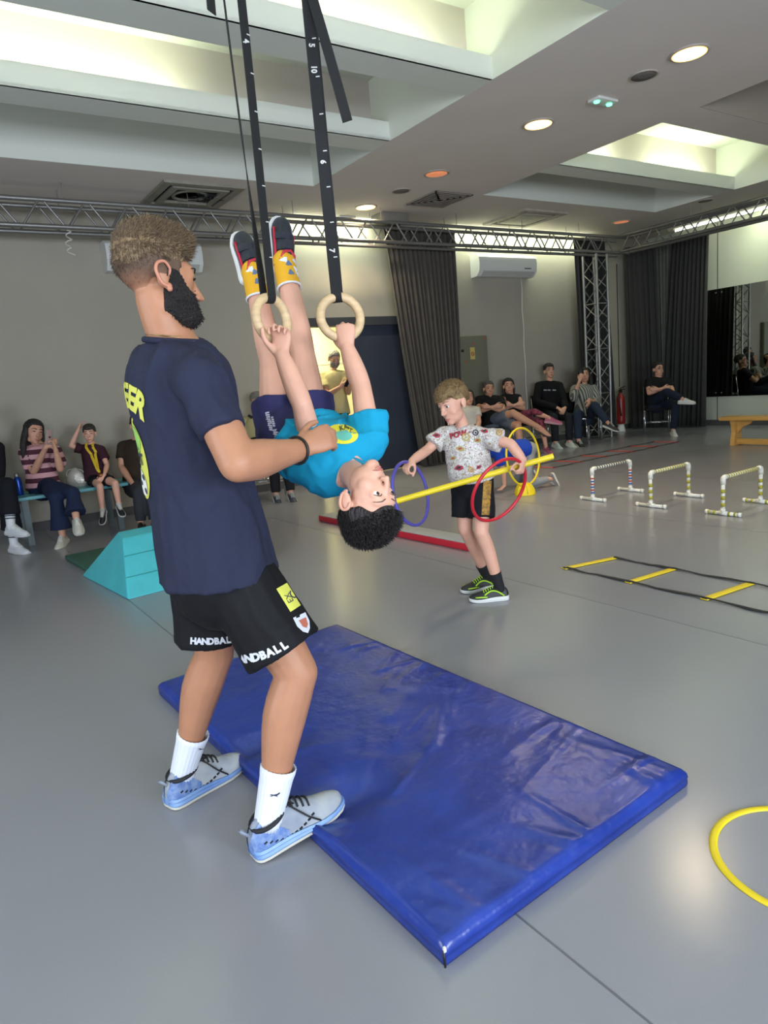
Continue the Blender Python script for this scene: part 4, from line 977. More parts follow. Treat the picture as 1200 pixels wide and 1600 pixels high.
# ---- the coach
M_NAVY = cloth('navy_tee', '#272a3c', .6, 9); M_BLK = cloth('black_shorts', '#111114', .4, 6, .7)
def coach():
    Z = V((0, 0, 1)); fR = V((1, .03, .13)).normalized(); fL = V((.955, .29, .0)).normalized()
    uR = (Z-fR*Z.dot(fR)).normalized()
    hR = V((.592, 1.745, 0.0)); hL = V((.474, 2.170, 0))
    aR = hR+fR*.078+uR*.10; aL = hL+fL*.075+Z*.10
    J = dict(P=W(338, 880, 2.03), N=W(270, 528, 1.90), H=W(249, 441, 1.86), hf=cv(.85, .02, -.52), hu=cv(-.06, 1, .05),
             SL=W(238, 580, 2.10), SR=W(316, 598, 1.75), EL=W(330, 738, 2.24), ER=W(372, 724, 1.70), WL=W(440, 706, 2.44), WR=W(468, 703, 1.92),
             KL=W(336, 1020, 2.19), KR=W(464, 1050, 1.98), AL=aL, AR=aR, FL=fL, FR=fR, root=V((.66, 1.95, 0)), PL=V((-.12, 1, 0)))
    J['handR'] = (cv(.75, .42, -.25), cv(.25, .0, -1), (.62, .05, 0, .0098), 1.0)
    J['handL'] = (cv(.7, .1, -.1), cv(.0, .3, 1), (.3, .1, 0), 1.0)
    J['bend'] = cv(-.015, 0, 0)
    o = dict(vox=.006, bsm=5, skin=SKIN_C, brow=HAIR['dark'], far=True, fe=.55, jaw=1.05, headk=1.03, build=1.0,
             rad=dict(neck=.057, sh=.058, ua=.053, el=.049, fa=.053, wr=.032, th=.088, kn=.061, ca=.064, an=.036, pel=(.165, .125), wai=(.150, .118), che=(.165, .128)), cvox=.008, csm=4,
             shirt=M_NAVY, sleeve=.62, slf=.45, ease=.016, hem=-.035, hemf=2.9, bodf=2.4, pants=M_BLK, plen=.80, pease=.020, flare=2.2, waist=.05,
             sdisp=ridge(.019, 8, (1.1, 1.1, .40), 2.), pdisp=ridge(.010, 8, (1, 1, .5), 3))
    root, body = figure('coach in navy T-shirt and black shorts holding the upside-down boy', J, 1.0, o)
    hd = J['_head']
    # short cropped hair with faded sides, beard
    def fade(l, f, u):
        hz = math.atan2(f, abs(l))/(PI/2); lim = -.30 if hz > -.1 else -.30-.40*sstep(-.1, -.5, hz)
        if hz > .62: lim = .60
        elif hz > .30: lim = -.30+.90*sstep(.30, .62, hz)
        return -.010+(.0112)*sstep(lim-.02, lim+.03, u)
    fm = mat('hair_fade', '#5d4838', .75, var=.2, vs=220); nt = fm.node_tree    # hair gets sparser towards the neck
    tc = nt.nodes.new('ShaderNodeTexCoord'); dp = nt.nodes.new('ShaderNodeVectorMath'); dp.operation = 'DOT_PRODUCT'; dp.inputs[1].default_value = hd.U
    mr_ = nt.nodes.new('ShaderNodeMapRange'); u0 = hd.c.dot(hd.U); mr_.inputs['From Min'].default_value = u0-.055; mr_.inputs['From Max'].default_value = u0+.040; mr_.inputs['To Max'].default_value = .92; mr_.interpolation_type = 'SMOOTHSTEP'
    tr = nt.nodes.new('ShaderNodeBsdfTransparent'); mx = nt.nodes.new('ShaderNodeMixShader'); out_ = nt.nodes['Material Output']
    nt.links.new(tc.outputs['Object'], dp.inputs[0]); nt.links.new(dp.outputs['Value'], mr_.inputs['Value']); nt.links.new(mr_.outputs[0], mx.inputs[0]); nt.links.new(tr.outputs[0], mx.inputs[1]); nt.links.new(nt.nodes['Principled BSDF'].outputs[0], mx.inputs[2]); nt.links.new(mx.outputs[0], out_.inputs['Surface'])
    hd.shell(body, fade, 'faded_hair', fm, root, 72, 50)
    def top(l, f, u):
        hz = math.atan2(f, abs(l))/(PI/2); lim = .26 if hz > -.15 else .26-.34*sstep(-.15, -.7, hz)
        if hz > .50: lim = .50+.10*sstep(.50, .9, hz)
        th = .006+.026*sstep(.25, .85, u)+.012*sstep(.2, .9, f)*sstep(.4, .8, u)
        return -.010+(th+.010)*sstep(lim-.16, lim+.22, u)
    tp = hd.shell(body, top, 'hair', HAIR['coach'], root, 96, 60, rough=.0015)
    up = hd.U; fw = hd.F
    inz = lambda c, n: (c-hd.c).dot(hd.U) > -.01 and n.dot((c-hd.c)) > 0 and ((c-hd.c).dot(hd.F) < .01 or (c-hd.c).dot(hd.U) > .055)
    top_ = lambda c, n: (c-hd.c).dot(hd.U) > .06 and n.dot((c-hd.c)) > 0
    tufts(tp, 6000, .015, .0008, lambda b: fw*.35-up*(.5 if (b-hd.c).dot(hd.U) < .08 else -.4), mat('hair_coach_side', '#5f4d3d', .6, var=.25, vs=80), root, 3, keep=inz, jit=.22)
    tufts(tp, 3500, .026, .0009, lambda b: fw*.7+up*.35+hd.L*.15, HAIR['coach'], root, 5, keep=top_, jit=.4)
    def beard(l, f, u):
        hz = math.atan2(f, abs(l))/(PI/2)
        lim = .02 if hz < .30 else (.02-.46*sstep(.30, .62, hz))
        mou = (hz > .75 and -.56 < u < -.40)
        side = sstep(-.06, .08, hz); lo = sstep(-.97, -.86, u)
        th = (.005+.030*sstep(.2, .7, hz)*sstep(-.40, -.75, u))
        v = (1-sstep(lim-.05, lim+.03, u))*side*lo
        if mou: v *= .25
        return -.008+(th+.008)*v
    bd = hd.shell(body, beard, 'beard', mat('beard_black', '#17110e', .75, bump=.8, bs=140, var=.2, vs=90), root, 96, 72, rough=.002)
    tufts(bd, 900, .008, .0009, lambda b: fw*.3-up*.6, MATS['beard_black'], root, 4, 'beard_strands', keep=lambda c, n: (c-hd.c).dot(hd.F) > .02 and (c-hd.c).dot(hd.U) < -.03 and (bd and True))
    # ear rim on the near side
    mb = MB(); q = -1
    chain(mb, [hd.p(q*.082, .004, -.032), hd.p(q*.086, -.014, -.026), hd.p(q*.090, -.029, .0), hd.p(q*.090, -.026, .020), hd.p(q*.087, -.008, .027), hd.p(q*.082, .006, .014), hd.p(q*.079, .006, .0)], [.0055*hd.k, .0045*hd.k, .0045*hd.k, .0045*hd.k, .0042*hd.k, .004*hd.k, .003*hd.k], n=10)
    chain(mb, [hd.p(q*.080, .004, -.030), hd.p(q*.083, .006, -.038)], [.008*hd.k, .007*hd.k], n=10)
    mb.build('ear_rim', mat('ear_skin', '#b87a60', .5), root, True)
    # thin neck chain and collar tag
    up_ = J['_up']; mbx = MB(); mbx.tube([J['N']+up_*.004+(J['_L']*math.cos(t)*.070+J['_F']*math.sin(t)*.070)+V((0, 0, -.012*math.sin(t))) for t in [2*PI*i/40 for i in range(40)]], .0022, 6, True); mbx.build('neck_chain', mat('chain_gold', '#8e7a52', .3, .8), root, True)
    mb = MB(); mb.tube([J['N']-up_*.008+(J['_L']*math.cos(t)*.077+J['_F']*math.sin(t)*.075)+up_*(-.010*math.sin(t)) for t in [2*PI*i/40 for i in range(40)]], .009, 8, True); mb.build('collar', M_NAVY, root, True)
    sh, st = J['_shirt'], J['_pants']; ts, tp_ = bvh_of(sh), bvh_of(st)
    # lettering on the back
    YL = mat('print_yellow', '#cbca55', .7); GR = mat('print_green', '#8fc25a', .7); PW = mat('print_white', '#dcdccf', .7); PD = mat('print_dark', '#2c3044', .7)
    Fd = J['_F']; c0 = W(205, 618, 1.93); ux = -(V((0, 0, 1)).cross(-Fd)).normalized()*-1; ux = V((0, 0, 1)).cross(-Fd).normalized(); uy = V((0, 0, 1)); c0 = c0+ux*.035
    n_ = -Fd
    for i, ch in enumerate('FREEER'):
        a = (2.5-i)*.24; R_ = .17
        me = text_mesh(ch, .088, bold=.004)
        w = lambda p, a=a: V((-math.sin(a)*R_+p.x*math.cos(a)-p.y*math.sin(a)*-1*-1, math.cos(a)*R_-R_+p.x*math.sin(a)+p.y*math.cos(a), 0))
        decal(me, 'back_letter', YL, sh, c0, ux, uy, [ts], .003, 1, w, dirn=Fd)
    decal(disc(.085, .115), 'back_badge', YL, sh, c0-uy*.175, ux, uy, [ts], .003, 0, dirn=Fd)
    decal(disc(.07, .045, c=(0, .055)), 'badge_field', GR, sh, c0-uy*.175, ux, uy, [ts], .0042, 0, dirn=Fd)
    decal(text_mesh('SPORT', .042, bold=.002), 'badge_lettering', PD, sh, c0-uy*.175, ux, uy, [ts], .0052, 1, dirn=Fd)
    decal(text_mesh('SKOLICA', .018), 'badge_lettering', PD, sh, c0-uy*.145, ux, uy, [ts], .0052, 1, dirn=Fd)
    decal(disc(.045, .04, c=(0, -.065)), 'badge_ball', PW, sh, c0-uy*.175, ux, uy, [ts], .0045, 0, dirn=Fd)
    for bx, by in ((0, -.065), (-.03, -.045), (.03, -.05), (.02, -.09), (-.024, -.088)): decal(disc(.011, .010, 6, (bx, by)), 'ball_patch', PD, sh, c0-uy*.175, ux, uy, [ts], .0055, 0, dirn=Fd)
    # lettering and badges on the shorts (placed where they sit on the thigh)
    def on(px, py, d, ang, me, name, m, off=.003, cuts=1, dep=1.85, par=st, tr=tp_):
        r_ = cv(math.cos(ang), math.sin(ang), 0); u_ = cv(-math.sin(ang), math.cos(ang), 0)
        return decal(me, name, m, par, W(px, py, d), r_, u_, [tr], off, cuts, dirn=W(px, py, 1)-CP)
    SILV = mat('print_silver', '#c9cbd0', .5)
    for i, ch in enumerate('HANDBALL'):
        t = i/7; px = 366+78*t; py = 1031-22*t+6*math.sin(PI*t)
        on(px, py, 1.92, .06+.55*t, text_mesh(ch, .030, bold=.0018), 'hem_letter', SILV)
    for i, ch in enumerate('HANDBALL'):
        t = i/7; px = 302+64*t; py = 1002+2*math.sin(PI*t)-3*t
        on(px, py, 2.15, -.05+.25*t, text_mesh(ch, .026, bold=.0015), 'hem_letter', SILV)
    on(456, 930, 1.92, .55, grid(.055, .075), 'shorts_patch', YL, .003, 0)
    on(452, 934, 1.92, 2.1, text_mesh('EX', .024), 'patch_lettering', PD, .004)
    on(461, 926, 1.92, 2.1, text_mesh('O', .040), 'patch_lettering', PD, .004)
    on(474, 974, 1.90, .45, flat_poly([(-.019, .026), (.019, .026), (.019, 0), (.011, -.020), (0, -.030), (-.011, -.020), (-.019, 0)]), 'crest', SILV, .003, 2)
    on(475, 972, 1.90, .45, flat_poly([(-.011, .010), (.011, .010), (.008, -.010), (0, -.018), (-.008, -.010)]), 'crest_field', mat('crest_red', '#b1624e', .6), .004, 1)
    # ribbed socks, logos, shoes
    SO = mat('sock_white', '#d9dde6', .85, bump=.0)
    for s, A, K in (('R', J['AR'], J['KR']), ('L', J['AL'], J['KL'])):
        ax = (K-A).normalized(); a = ax.orthogonal().normalized(); b = ax.cross(a); vs = []; n, m = 72, 10
        for j in range(m+1):
            t = j/m; c = A-ax*.03+ax*.185*t; rr = .039+.011*t+(.002 if j >= m-1 else 0)
            for k in range(n): vs.append(c+(a*math.cos(2*PI*k/n)+b*math.sin(2*PI*k/n))*(rr+(.0012 if k % 3 == 0 else -.0008)))
        so = MB().add(vs, [(j*n+k, j*n+(k+1) % n, (j+1)*n+(k+1) % n, (j+1)*n+k) for j in range(m) for k in range(n)]).build('sock', SO, root, True)
        md = so.modifiers.new('thick', 'SOLIDIFY'); md.thickness = .003
        cat = [(-.02, .002), (-.012, .004), (-.004, .0025), (.006, .005), (.014, .010), (.018, .0085), (.012, .003), (.006, -.001), (.009, -.006), (.003, -.003), (-.006, -.001), (-.012, -.004), (-.020, -.0045), (-.010, -.0005), (-.016, .0005)]
        t_ = bvh_of(so); px, py, d = ((430, 1243, 2.0) if s == 'R' else (317, 1171, 2.2))
        decal(flat_poly([(x*.85, y*.85) for x, y in cat]), 'sock_logo', PD, so, W(px, py, d), cv(1, 0, 0), cv(0, 1, 0), [t_], .002, 1, dirn=W(px, py, 1)-CP)
    UP = mat('shoe_greyblue', '#7f8896', .6, col2='#aeb1b0', vs=9); SOL = mat('sole_blue', '#4a70b4', .5, col2='#84a4cc', vs=7); OUT = mat('outsole_cream', '#c9c6b6', .5); LC = mat('lace_black', '#16171b', .7)
    for s, h, fd, u_ in (('R', hR, fR, uR), ('L', hL, fL, Z)):
        so = shoe(root, h, fd, u_, .315, (UP, SOL, LC, OUT), 'grey-blue running shoe with black laces', hi=1.08, heelm=mat('heel_blue', '#4f6ea8', .55, col2='#7f93b5', vs=60))
        y_ = u_.cross(fd); sd = -1
        Q = lambda a, b, c: h+fd*a*.315+y_*b+u_*c
        MB().tube([Q(.01, -.012, .088), Q(-.045, -.004, .108), Q(-.045, .004, .108), Q(.01, .012, .088)], .005, 8).build('heel_tab', UP, so, True)
        mb = MB(); mb.tube([Q(.225+.160*math.cos(t), .0455*math.sin(t), .102+.010*math.cos(t)) for t in [2*PI*i/24 for i in range(24)]], .007, 8, True); mb.build('ankle_collar', LC, so, True)
        t_ = bvh_of(so)
        for i in range(11):
            a = .12+.05*i; zz = .055-.022*math.sin(PI*i/10)
            p = Q(a, -.075, zz); hh = t_.ray_cast(p, y_, .2)
            if hh[0]: MB().box(hh[0]-y_*.001, (.010, .004, .005), frame(fd+u_*.3, y_)).build('dash_mark', LC, so)
        for q in (-1, 1):
            MB().tube([Q(.40, q*.004, .125), Q(.42, q*.018, .138), Q(.47, q*.032, .118), Q(.43, q*.014, .118), Q(.40, 0, .125)], .003, 6).build('lace_bow', LC, so, True)
            MB().tube([Q(.40, q*.006, .124), Q(.46, q*.036, .105), Q(.56, q*.052, .065), Q(.66, q*.060, .035)], .0028, 6).build('lace_end', LC, so, True)
    # wristband
    wv = (J['WR']-J['ER']).normalized(); a = wv.orthogonal().normalized(); b = wv.cross(a); c = J['WR']-wv*.012
    MB().tube([c+(a*math.cos(t)+b*math.sin(t))*.0375 for t in [2*PI*i/32 for i in range(32)]], .0042, 8, True).build('wristband', M_BLACK, root, True)
    return J
JC = coach()

# ---- rings on straps
RC_R, RC_L = W(532, 496, 2.25), W(425, 499, 2.20)
M_RINGW = mat('ring_wood', '#c9ac82', .5, var=.12, vs=5, stretch=(3, 3, 14))
M_WEB = mat('strap_webbing', '#0f0f10', .75, bump=.3, bs=500)
PRW = mat('strap_print', '#c9c9c4', .7)
def strap_mesh(pts, wdir, w, th=.0016):
    vs = []
    for i, p in enumerate(pts):
        wd_ = V(wdir[i] if isinstance(wdir, list) else wdir).normalized(); t = (pts[min(i+1, len(pts)-1)]-pts[max(i-1, 0)]).normalized(); wd_ = (wd_-t*wd_.dot(t)).normalized(); n = t.cross(wd_)
        vs += [p+wd_*w/2+n*th, p-wd_*w/2+n*th, p-wd_*w/2-n*th, p+wd_*w/2-n*th]
    fs = [(4*i+a, 4*i+(a+1) % 4, 4*i+4+(a+1) % 4, 4*i+4+a) for i in range(len(pts)-1) for a in range(4)]+[(0, 1, 2, 3), tuple(4*(len(pts)-1)+a for a in (3, 2, 1, 0))]
    return MB().add(vs, fs)
def proj(p):
    q = V(p)-CP; z = q.dot(CF); return (600+FPX*q.dot(CR)/z, 800-FPX*q.dot(CU)/z)
def gym_ring(c, nrm, label, wdir, marks, tail, bh, toff):
    t = thing('gymnastic_ring', label, 'gymnastic ring', c, 'wooden gymnastic rings on black straps')
    nrm = V(nrm).normalized(); R_ = .068; Zu = V((0, 0, 1)); b = (Zu-nrm*Zu.dot(nrm)).normalized(); a = b.cross(nrm)
    MB().tube(arc(c, a, b, R_, 0, 2*PI, 48)[:-1], .0150, 14, True).build('wooden_ring', M_RINGW, t, True)
    topc = c+b*R_; wd_ = V(wdir).normalized(); wd_ = (wd_-Zu*wd_.dot(Zu)).normalized(); n = Zu.cross(wd_)
    zt = ZR
    # the loop passes through the ring: up one side, up the other
    lp = []
    for sgn in (-1, 1):
        pts = [topc-Zu*.0172]+[topc+n*sgn*.0172*math.sin(q)-Zu*.0172*math.cos(q) for q in (.5, 1.0, 1.5)]
        for i in range(1, 41):
            u = i/40; z = topc.z+.01+(zt-topc.z-.01)*u; pts.append(V((topc.x, topc.y, z))+n*sgn*(.0172+.05*math.sin(PI*min(1, u*1.2))*(.5 if sgn > 0 else .25)))
        tws = [wd_.lerp(n*.9+wd_*.45, (0 if sgn < 0 else .75*sstep(.02, .25, i/44))) for i in range(len(pts))]
        so = strap_mesh(pts, tws, .034).build('strap', M_WEB, t); lp.append((so, pts))
    so, pts = lp[0]; tr = [bvh_of(q[0]) for q in lp]
    for txt, px, py in marks:
        best = min(pts, key=lambda q: abs(proj(q)[1]-py)); px = proj(best)[0]
        decal(text_mesh(txt, .024, bold=.001), 'strap_number', PRW, so, best, cv(0, -1, 0), cv(1, 0, 0), tr, .002, 0, dirn=W(px, py, 1)-CP)
    for i in range(10):
        z = topc.z+.12+i*.105; q = V((topc.x, topc.y, z))+wd_*.010; h = tr[0].ray_cast(q+n*-.3, n, .6)
        if h[0]: MB().box(h[0]-n*.001, (.012, .002, .003), frame(wd_, n)).build('strap_tick', PRW, so)
    bz = topc.z+bh; MB().box((topc.x, topc.y, bz), (.05, .05, .035), frame(wd_, n), bev=.006).build('buckle', M_BLACK, t, 'auto')
    pts = [V((topc.x, topc.y, bz))+n*-.02+V(toff)+(V(tail))*(i/12)+V((0, 0, -.04*(i/12)**2)) for i in range(13)]
    strap_mesh(pts, wd_, .03).build('strap_tail', M_WEB, t)
    MB().box((topc.x, topc.y, zt-.02), (.08, .08, .04)).build('ceiling_anchor', M_ALU, t)
gym_ring(RC_R, cv(.35, .05, .93), 'wooden gymnastic ring held by the boy, further right, on black strap', cv(1, 0, .1), [('7', 515, 404), ('6', 498, 254), ('5', 482, 80), ('10', 474, 116)], cv(.125, -.42, .04), .93, cv(.0, .0, 0))
gym_ring(RC_L, cv(.80, .05, .60), 'wooden gymnastic ring beside the boy\'s legs, turned sideways, on black strap', cv(.55, 0, -.8), [('4', 390, 57)], cv(.03, -.27, .05), 1.06, cv(-.075, 0, 0))

# ---- the boy hanging upside down
M_TURQ = cloth('turquoise_tee', '#1791b5', .45, 7); M_INDI = cloth('indigo_shorts', '#312f56', .4, 9)
def hanging_boy():
    k = .74
    J = dict(P=W(462, 676, 2.37), N=W(551, 741, 2.08), H=W(574, 780, 1.95), hf=cv(.64, .34, .68), hu=cv(.36, -1, .28),
             SL=W(488, 700, 2.20), SR=W(578, 692, 2.14), EL=W(472, 632, 2.13), ER=W(564, 603, 2.20), WL=W(441, 556, 2.15), WR=W(543, 545, 2.23),
             KL=W(424, 566, 2.44), KR=W(474, 556, 2.40), AL=W(397, 436, 2.48), AR=W(446, 420, 2.46), FL=cv(-.20, .92, -.25), FR=cv(.02, .93, -.2), UL=cv(.55, .1, .8), UR=cv(.65, .1, .7))
    J['root'] = V((J['P'].x, J['P'].y, 1.0))
    J['handR'] = (cv(-.12, 1, .05), cv(.1, .05, -1), (1.0, .10, 1, .0080), 1.12)
    J['handL'] = (cv(-.05, 1, -.1), cv(-.25, .05, 1), (.95, .10, .2, .0080), 1.12)
    o = dict(vox=.0038, bsm=7, skin=SKIN_K, child=True, brow=mat('brow_soft', '#6e5243', .8), fe=.5, far=False, look=(-.10, .02), headk=1.22, hipw=.085, build=.98,
             rad=dict(neck=.052, th=.086, kn=.058, ca=.060, an=.042, ua=.050, el=.044, fa=.046, wr=.033, sh=.055, che=(.150, .112), wai=(.145, .105), pel=(.155, .115)),
             cvox=.006, csm=4, shirt=M_TURQ, sleeve=.42, ease=.024, hem=.15, hemf=1.9, pants=M_INDI, plen=.44, pease=.022, flare=2.0, waist=.2, sdisp=ridge(.020, 12, (1, .5, .9), 5.), pdisp=fold(.007, 13),
             hair=(HAIR['black'], dict(top=.022, side=.008, back=.008, line=.46, temple=.06, nape=-.30, fringe=.14)), hrough=.002, hnu=96, hnv=64)
    root, body = figure('boy in turquoise T-shirt hanging upside down from the gymnastic rings', J, k, o)
    hd = J['_head']
    tufts(J['_hair'], 5200, .020, .0010, lambda b: hd.U*.6+hd.F*.35, HAIR['black'], root, 9, keep=lambda c, n: n.dot(c-hd.c) > 0 and ((c-hd.c).dot(hd.U) > .055 or ((c-hd.c).dot(hd.F) < -.02 and (c-hd.c).dot(hd.U) > .0)), jit=.2)
    # ear
    for q in (-1, 1):
        mb = MB(); chain(mb, [hd.p(q*.080, .004, -.030), hd.p(q*.087, -.014, -.024), hd.p(q*.092, -.026, .0), hd.p(q*.092, -.022, .020), hd.p(q*.088, -.004, .025), hd.p(q*.083, .007, .012)], [.005*hd.k]*6, n=10)
        mb.build('ear_rim', mat('ear_child', '#d0957d', .5), root, True)
    # collar, chest logo, shorts print
    sh = J['_shirt']; ts = bvh_of(sh); up = J['_up']; L, F = J['_L'], J['_F']
    mb = MB(); mb.tube([J['N']-up*.030*k+(L*math.cos(t)*.088+F*math.sin(t)*.080)*k*1.02+up*(-.020*math.sin(t))*k for t in [2*PI*i/40 for i in range(40)]], .0075, 8, True); mb.build('collar', mat('collar_teal', '#1a7f9b', .8), sh, True)
    YL = mat('logo_yellow', '#d9cf33', .7); PT = mat('logo_teal', '#5fae9c', .7); PK = mat('logo_dark', '#4d4a20', .7)
    px, py, d = 534, 678, 2.1; vd = W(px, py, 1)-CP; ux, uy = cv(.95, -.12, 0), cv(.12, .95, 0)
    decal(disc(.050, .030), 'chest_logo', YL, sh, W(px, py, d), ux, uy, [ts], .0025, 1, dirn=vd)
    decal(disc(.026, .015, c=(.006, -.004)), 'logo_field', PT, sh, W(px, py, d), ux, uy, [ts], .0035, 1, dirn=vd)
    for txt, qx, qy, an, sz in (('KA', 537, 668, .25, .020), ('SPO', 518, 676, 2.2, .020), ('RT', 546, 671, -.5, .014)):
        decal(text_mesh(txt, sz, bold=.001), 'logo_lettering', PK, sh, W(qx, qy, d), cv(math.cos(an), math.sin(an), 0), cv(-math.sin(an), math.cos(an), 0), [ts], .0042, 1, dirn=vd)
    st = J['_pants']; tp = bvh_of(st); PWH = mat('print_offwhite', '#c9c6d6', .7)
    rq = random.Random(11)
    for x0, y0, n_, w_ in ((417, 645, 9, .016), (425, 652, 5, .009), (429, 672, 8, .016), (436, 676, 6, .010)):   # unreadable print running down the side
        for i in range(n_):
            qx, qy = x0+i*.75, y0+i*3.3
            decal(flat_poly([(-w_*rq.uniform(.3, .6), -.0022), (w_*rq.uniform(.3, .6), -.003), (w_*.5, .0022), (-w_*.3, .003)]), 'shorts_print', PWH, st, W(qx, qy, 2.3), cv(.97, .22*rq.uniform(-1, 1.5), 0), cv(-.22, .97, 0), [tp], .0025, 1, dirn=W(qx, qy, 1)-CP)
    # patterned yellow socks and shoes with straps
    SOK = mat('sock_yellow', '#d9a21e', .85); SPW = mat('sock_pattern', '#d7d9dc', .85); SPB = mat('sock_line', '#5b6d8c', .85)
    UPN = mat('shoe_navy', '#20242f', .55, var=.1, vs=30); SLW = mat('sole_offwhite', '#cfcfcc', .5); RDT = mat('shoe_red', '#b8213a', .5); GLD = mat('shoe_logo', '#a8743e', .5)
    for s in 'LR':
        A, K = J['A'+s], J['K'+s]; ax = (A-K).normalized(); fd = V(J['F'+s]).normalized(); u_ = V(J['U'+s]); u_ = (u_-fd*u_.dot(fd)).normalized(); y_ = u_.cross(fd)
        mb = MB(); chain(mb, [A-ax*.075, A-ax*.04, A, A+ax*.03], [.041, .040, .040, .040], flat=(1, 0), n=20); so = mb.build('sock', SOK, root, True)
        MB().tube([A-ax*.075+(ax.orthogonal().normalized()*math.cos(t)+ax.cross(ax.orthogonal().normalized())*math.sin(t))*.041 for t in [2*PI*i/24 for i in range(24)]], .004, 6, True).build('sock_cuff', SPW, so, True)
        t_ = bvh_of(so)
        for i, (a, b) in enumerate(((.0, .012), (-.012, -.014), (.022, -.018), (-.035, .010), (-.028, -.020), (.012, .024))):
            q = A+ax*(a)+y_*b; h = t_.ray_cast(q+u_*.2, -u_, .4)
            if h[0]: decal(flat_poly([(r_*math.cos(t)*.013, r_*math.sin(t)*.013) for r_, t in [(.6+.4*((i_*7+i) % 3)/2, 2*PI*i_/9) for i_ in range(9)]]), 'sock_motif', SPW if i % 3 else SPB, so, h[0], y_, ax, [t_], .001, 1, dirn=-u_)
        Ls = .225; heel = A+ax*.030-fd*Ls*.17-u_*.044
        sh_ = shoe(root, heel, fd, u_, Ls, (UPN, SLW, RDT), 'navy and red shoe with straps', laces=False, wide=1.25)
        Q = lambda a, b, c: heel+fd*a*Ls+y_*b+u_*c; t_ = bvh_of(sh_)
        for a in (.36, .56):
            pts = []
            for i in range(9):
                t = -1.15+2.3*i/8; o_ = Q(a, 0, .02)+(y_*math.sin(t)+u_*math.cos(t))*.2; h = t_.ray_cast(o_, (Q(a, 0, .02)-o_).normalized(), .3); pts.append((h[0] if h[0] else Q(a, 0, .05))+(o_-Q(a, 0, .02)).normalized()*.003)
            strap_mesh(pts, fd, .028, .002).build('velcro_strap', UPN, sh_)
        MB().box(Q(.37, 0, .079), (.022, .012, .003), frame(y_, fd)).build('strap_logo', GLD, sh_)
        for q in (-1, 1):
            MB().tube([Q(.05, q*.030, .035), Q(.3, q*.036, .042), Q(.5, q*.039, .036), Q(.72, q*.043, .032)], .005, 6).build('red_trim', RDT, sh_, True)
        MB().tube([Q(.10, .028, .062), Q(.24, .022, .075), Q(.28, 0, .082), Q(.24, -.022, .075), Q(.10, -.028, .062)], .006, 6).build('red_collar', RDT, sh_, True)
    return J
JH = hanging_boy()
# ---- the boy with the patterned shirt, his stick and hoops
def shirt_doodles():
    m = bpy.data.materials.new('cloth_doodle_tee'); m.use_nodes = True; nt = m.node_tree; b = nt.nodes['Principled BSDF']; b.inputs['Roughness'].default_value = .85
    tc = nt.nodes.new('ShaderNodeTexCoord'); base = None
    prev = (*srgb('#d6d4d0'), 1)
    cur = None
    for i, (sc, col, lo, hi) in enumerate(((26, '#9a8450', .50, .522), (38, '#8a3f4a', .53, .545), (52, '#5a5a60', .515, .525))):
        n = nt.nodes.new('ShaderNodeTexNoise'); n.inputs['Scale'].default_value = sc; n.inputs['Detail'].default_value = 2; n.inputs['Distortion'].default_value = 1.5
        mp = nt.nodes.new('ShaderNodeMapping'); mp.inputs['Location'].default_value = (i*3.1, i*1.7, 0); nt.links.new(tc.outputs['Object'], mp.inputs[0]); nt.links.new(mp.outputs[0], n.inputs[0])
        r = nt.nodes.new('ShaderNodeValToRGB'); e = r.color_ramp.elements; e[0].position = lo-.012; e[0].color = (0, 0, 0, 1); e[1].position = lo; e[1].color = (1, 1, 1, 1)
        e2 = e.new(hi); e2.color = (1, 1, 1, 1); e3 = e.new(hi+.012); e3.color = (0, 0, 0, 1)
        nt.links.new(n.outputs['Fac'], r.inputs[0]); mx = nt.nodes.new('ShaderNodeMix'); mx.data_type = 'RGBA'
        if cur is None: mx.inputs['A'].default_value = prev
        else: nt.links.new(cur, mx.inputs['A'])
        mx.inputs['B'].default_value = (*srgb(col), 1); nt.links.new(r.outputs[0], mx.inputs['Factor']); cur = mx.outputs['Result']
    nt.links.new(cur, b.inputs['Base Color'])
    bp = nt.nodes.new('ShaderNodeBump'); n = nt.nodes.new('ShaderNodeTexNoise'); n.inputs['Scale'].default_value = 12; nt.links.new(tc.outputs['Object'], n.inputs[0]); nt.links.new(n.outputs['Fac'], bp.inputs['Height']); bp.inputs['Distance'].default_value = .03; bp.inputs['Strength'].default_value = .4
    nt.links.new(bp.outputs[0], b.inputs['Normal'])
    return m
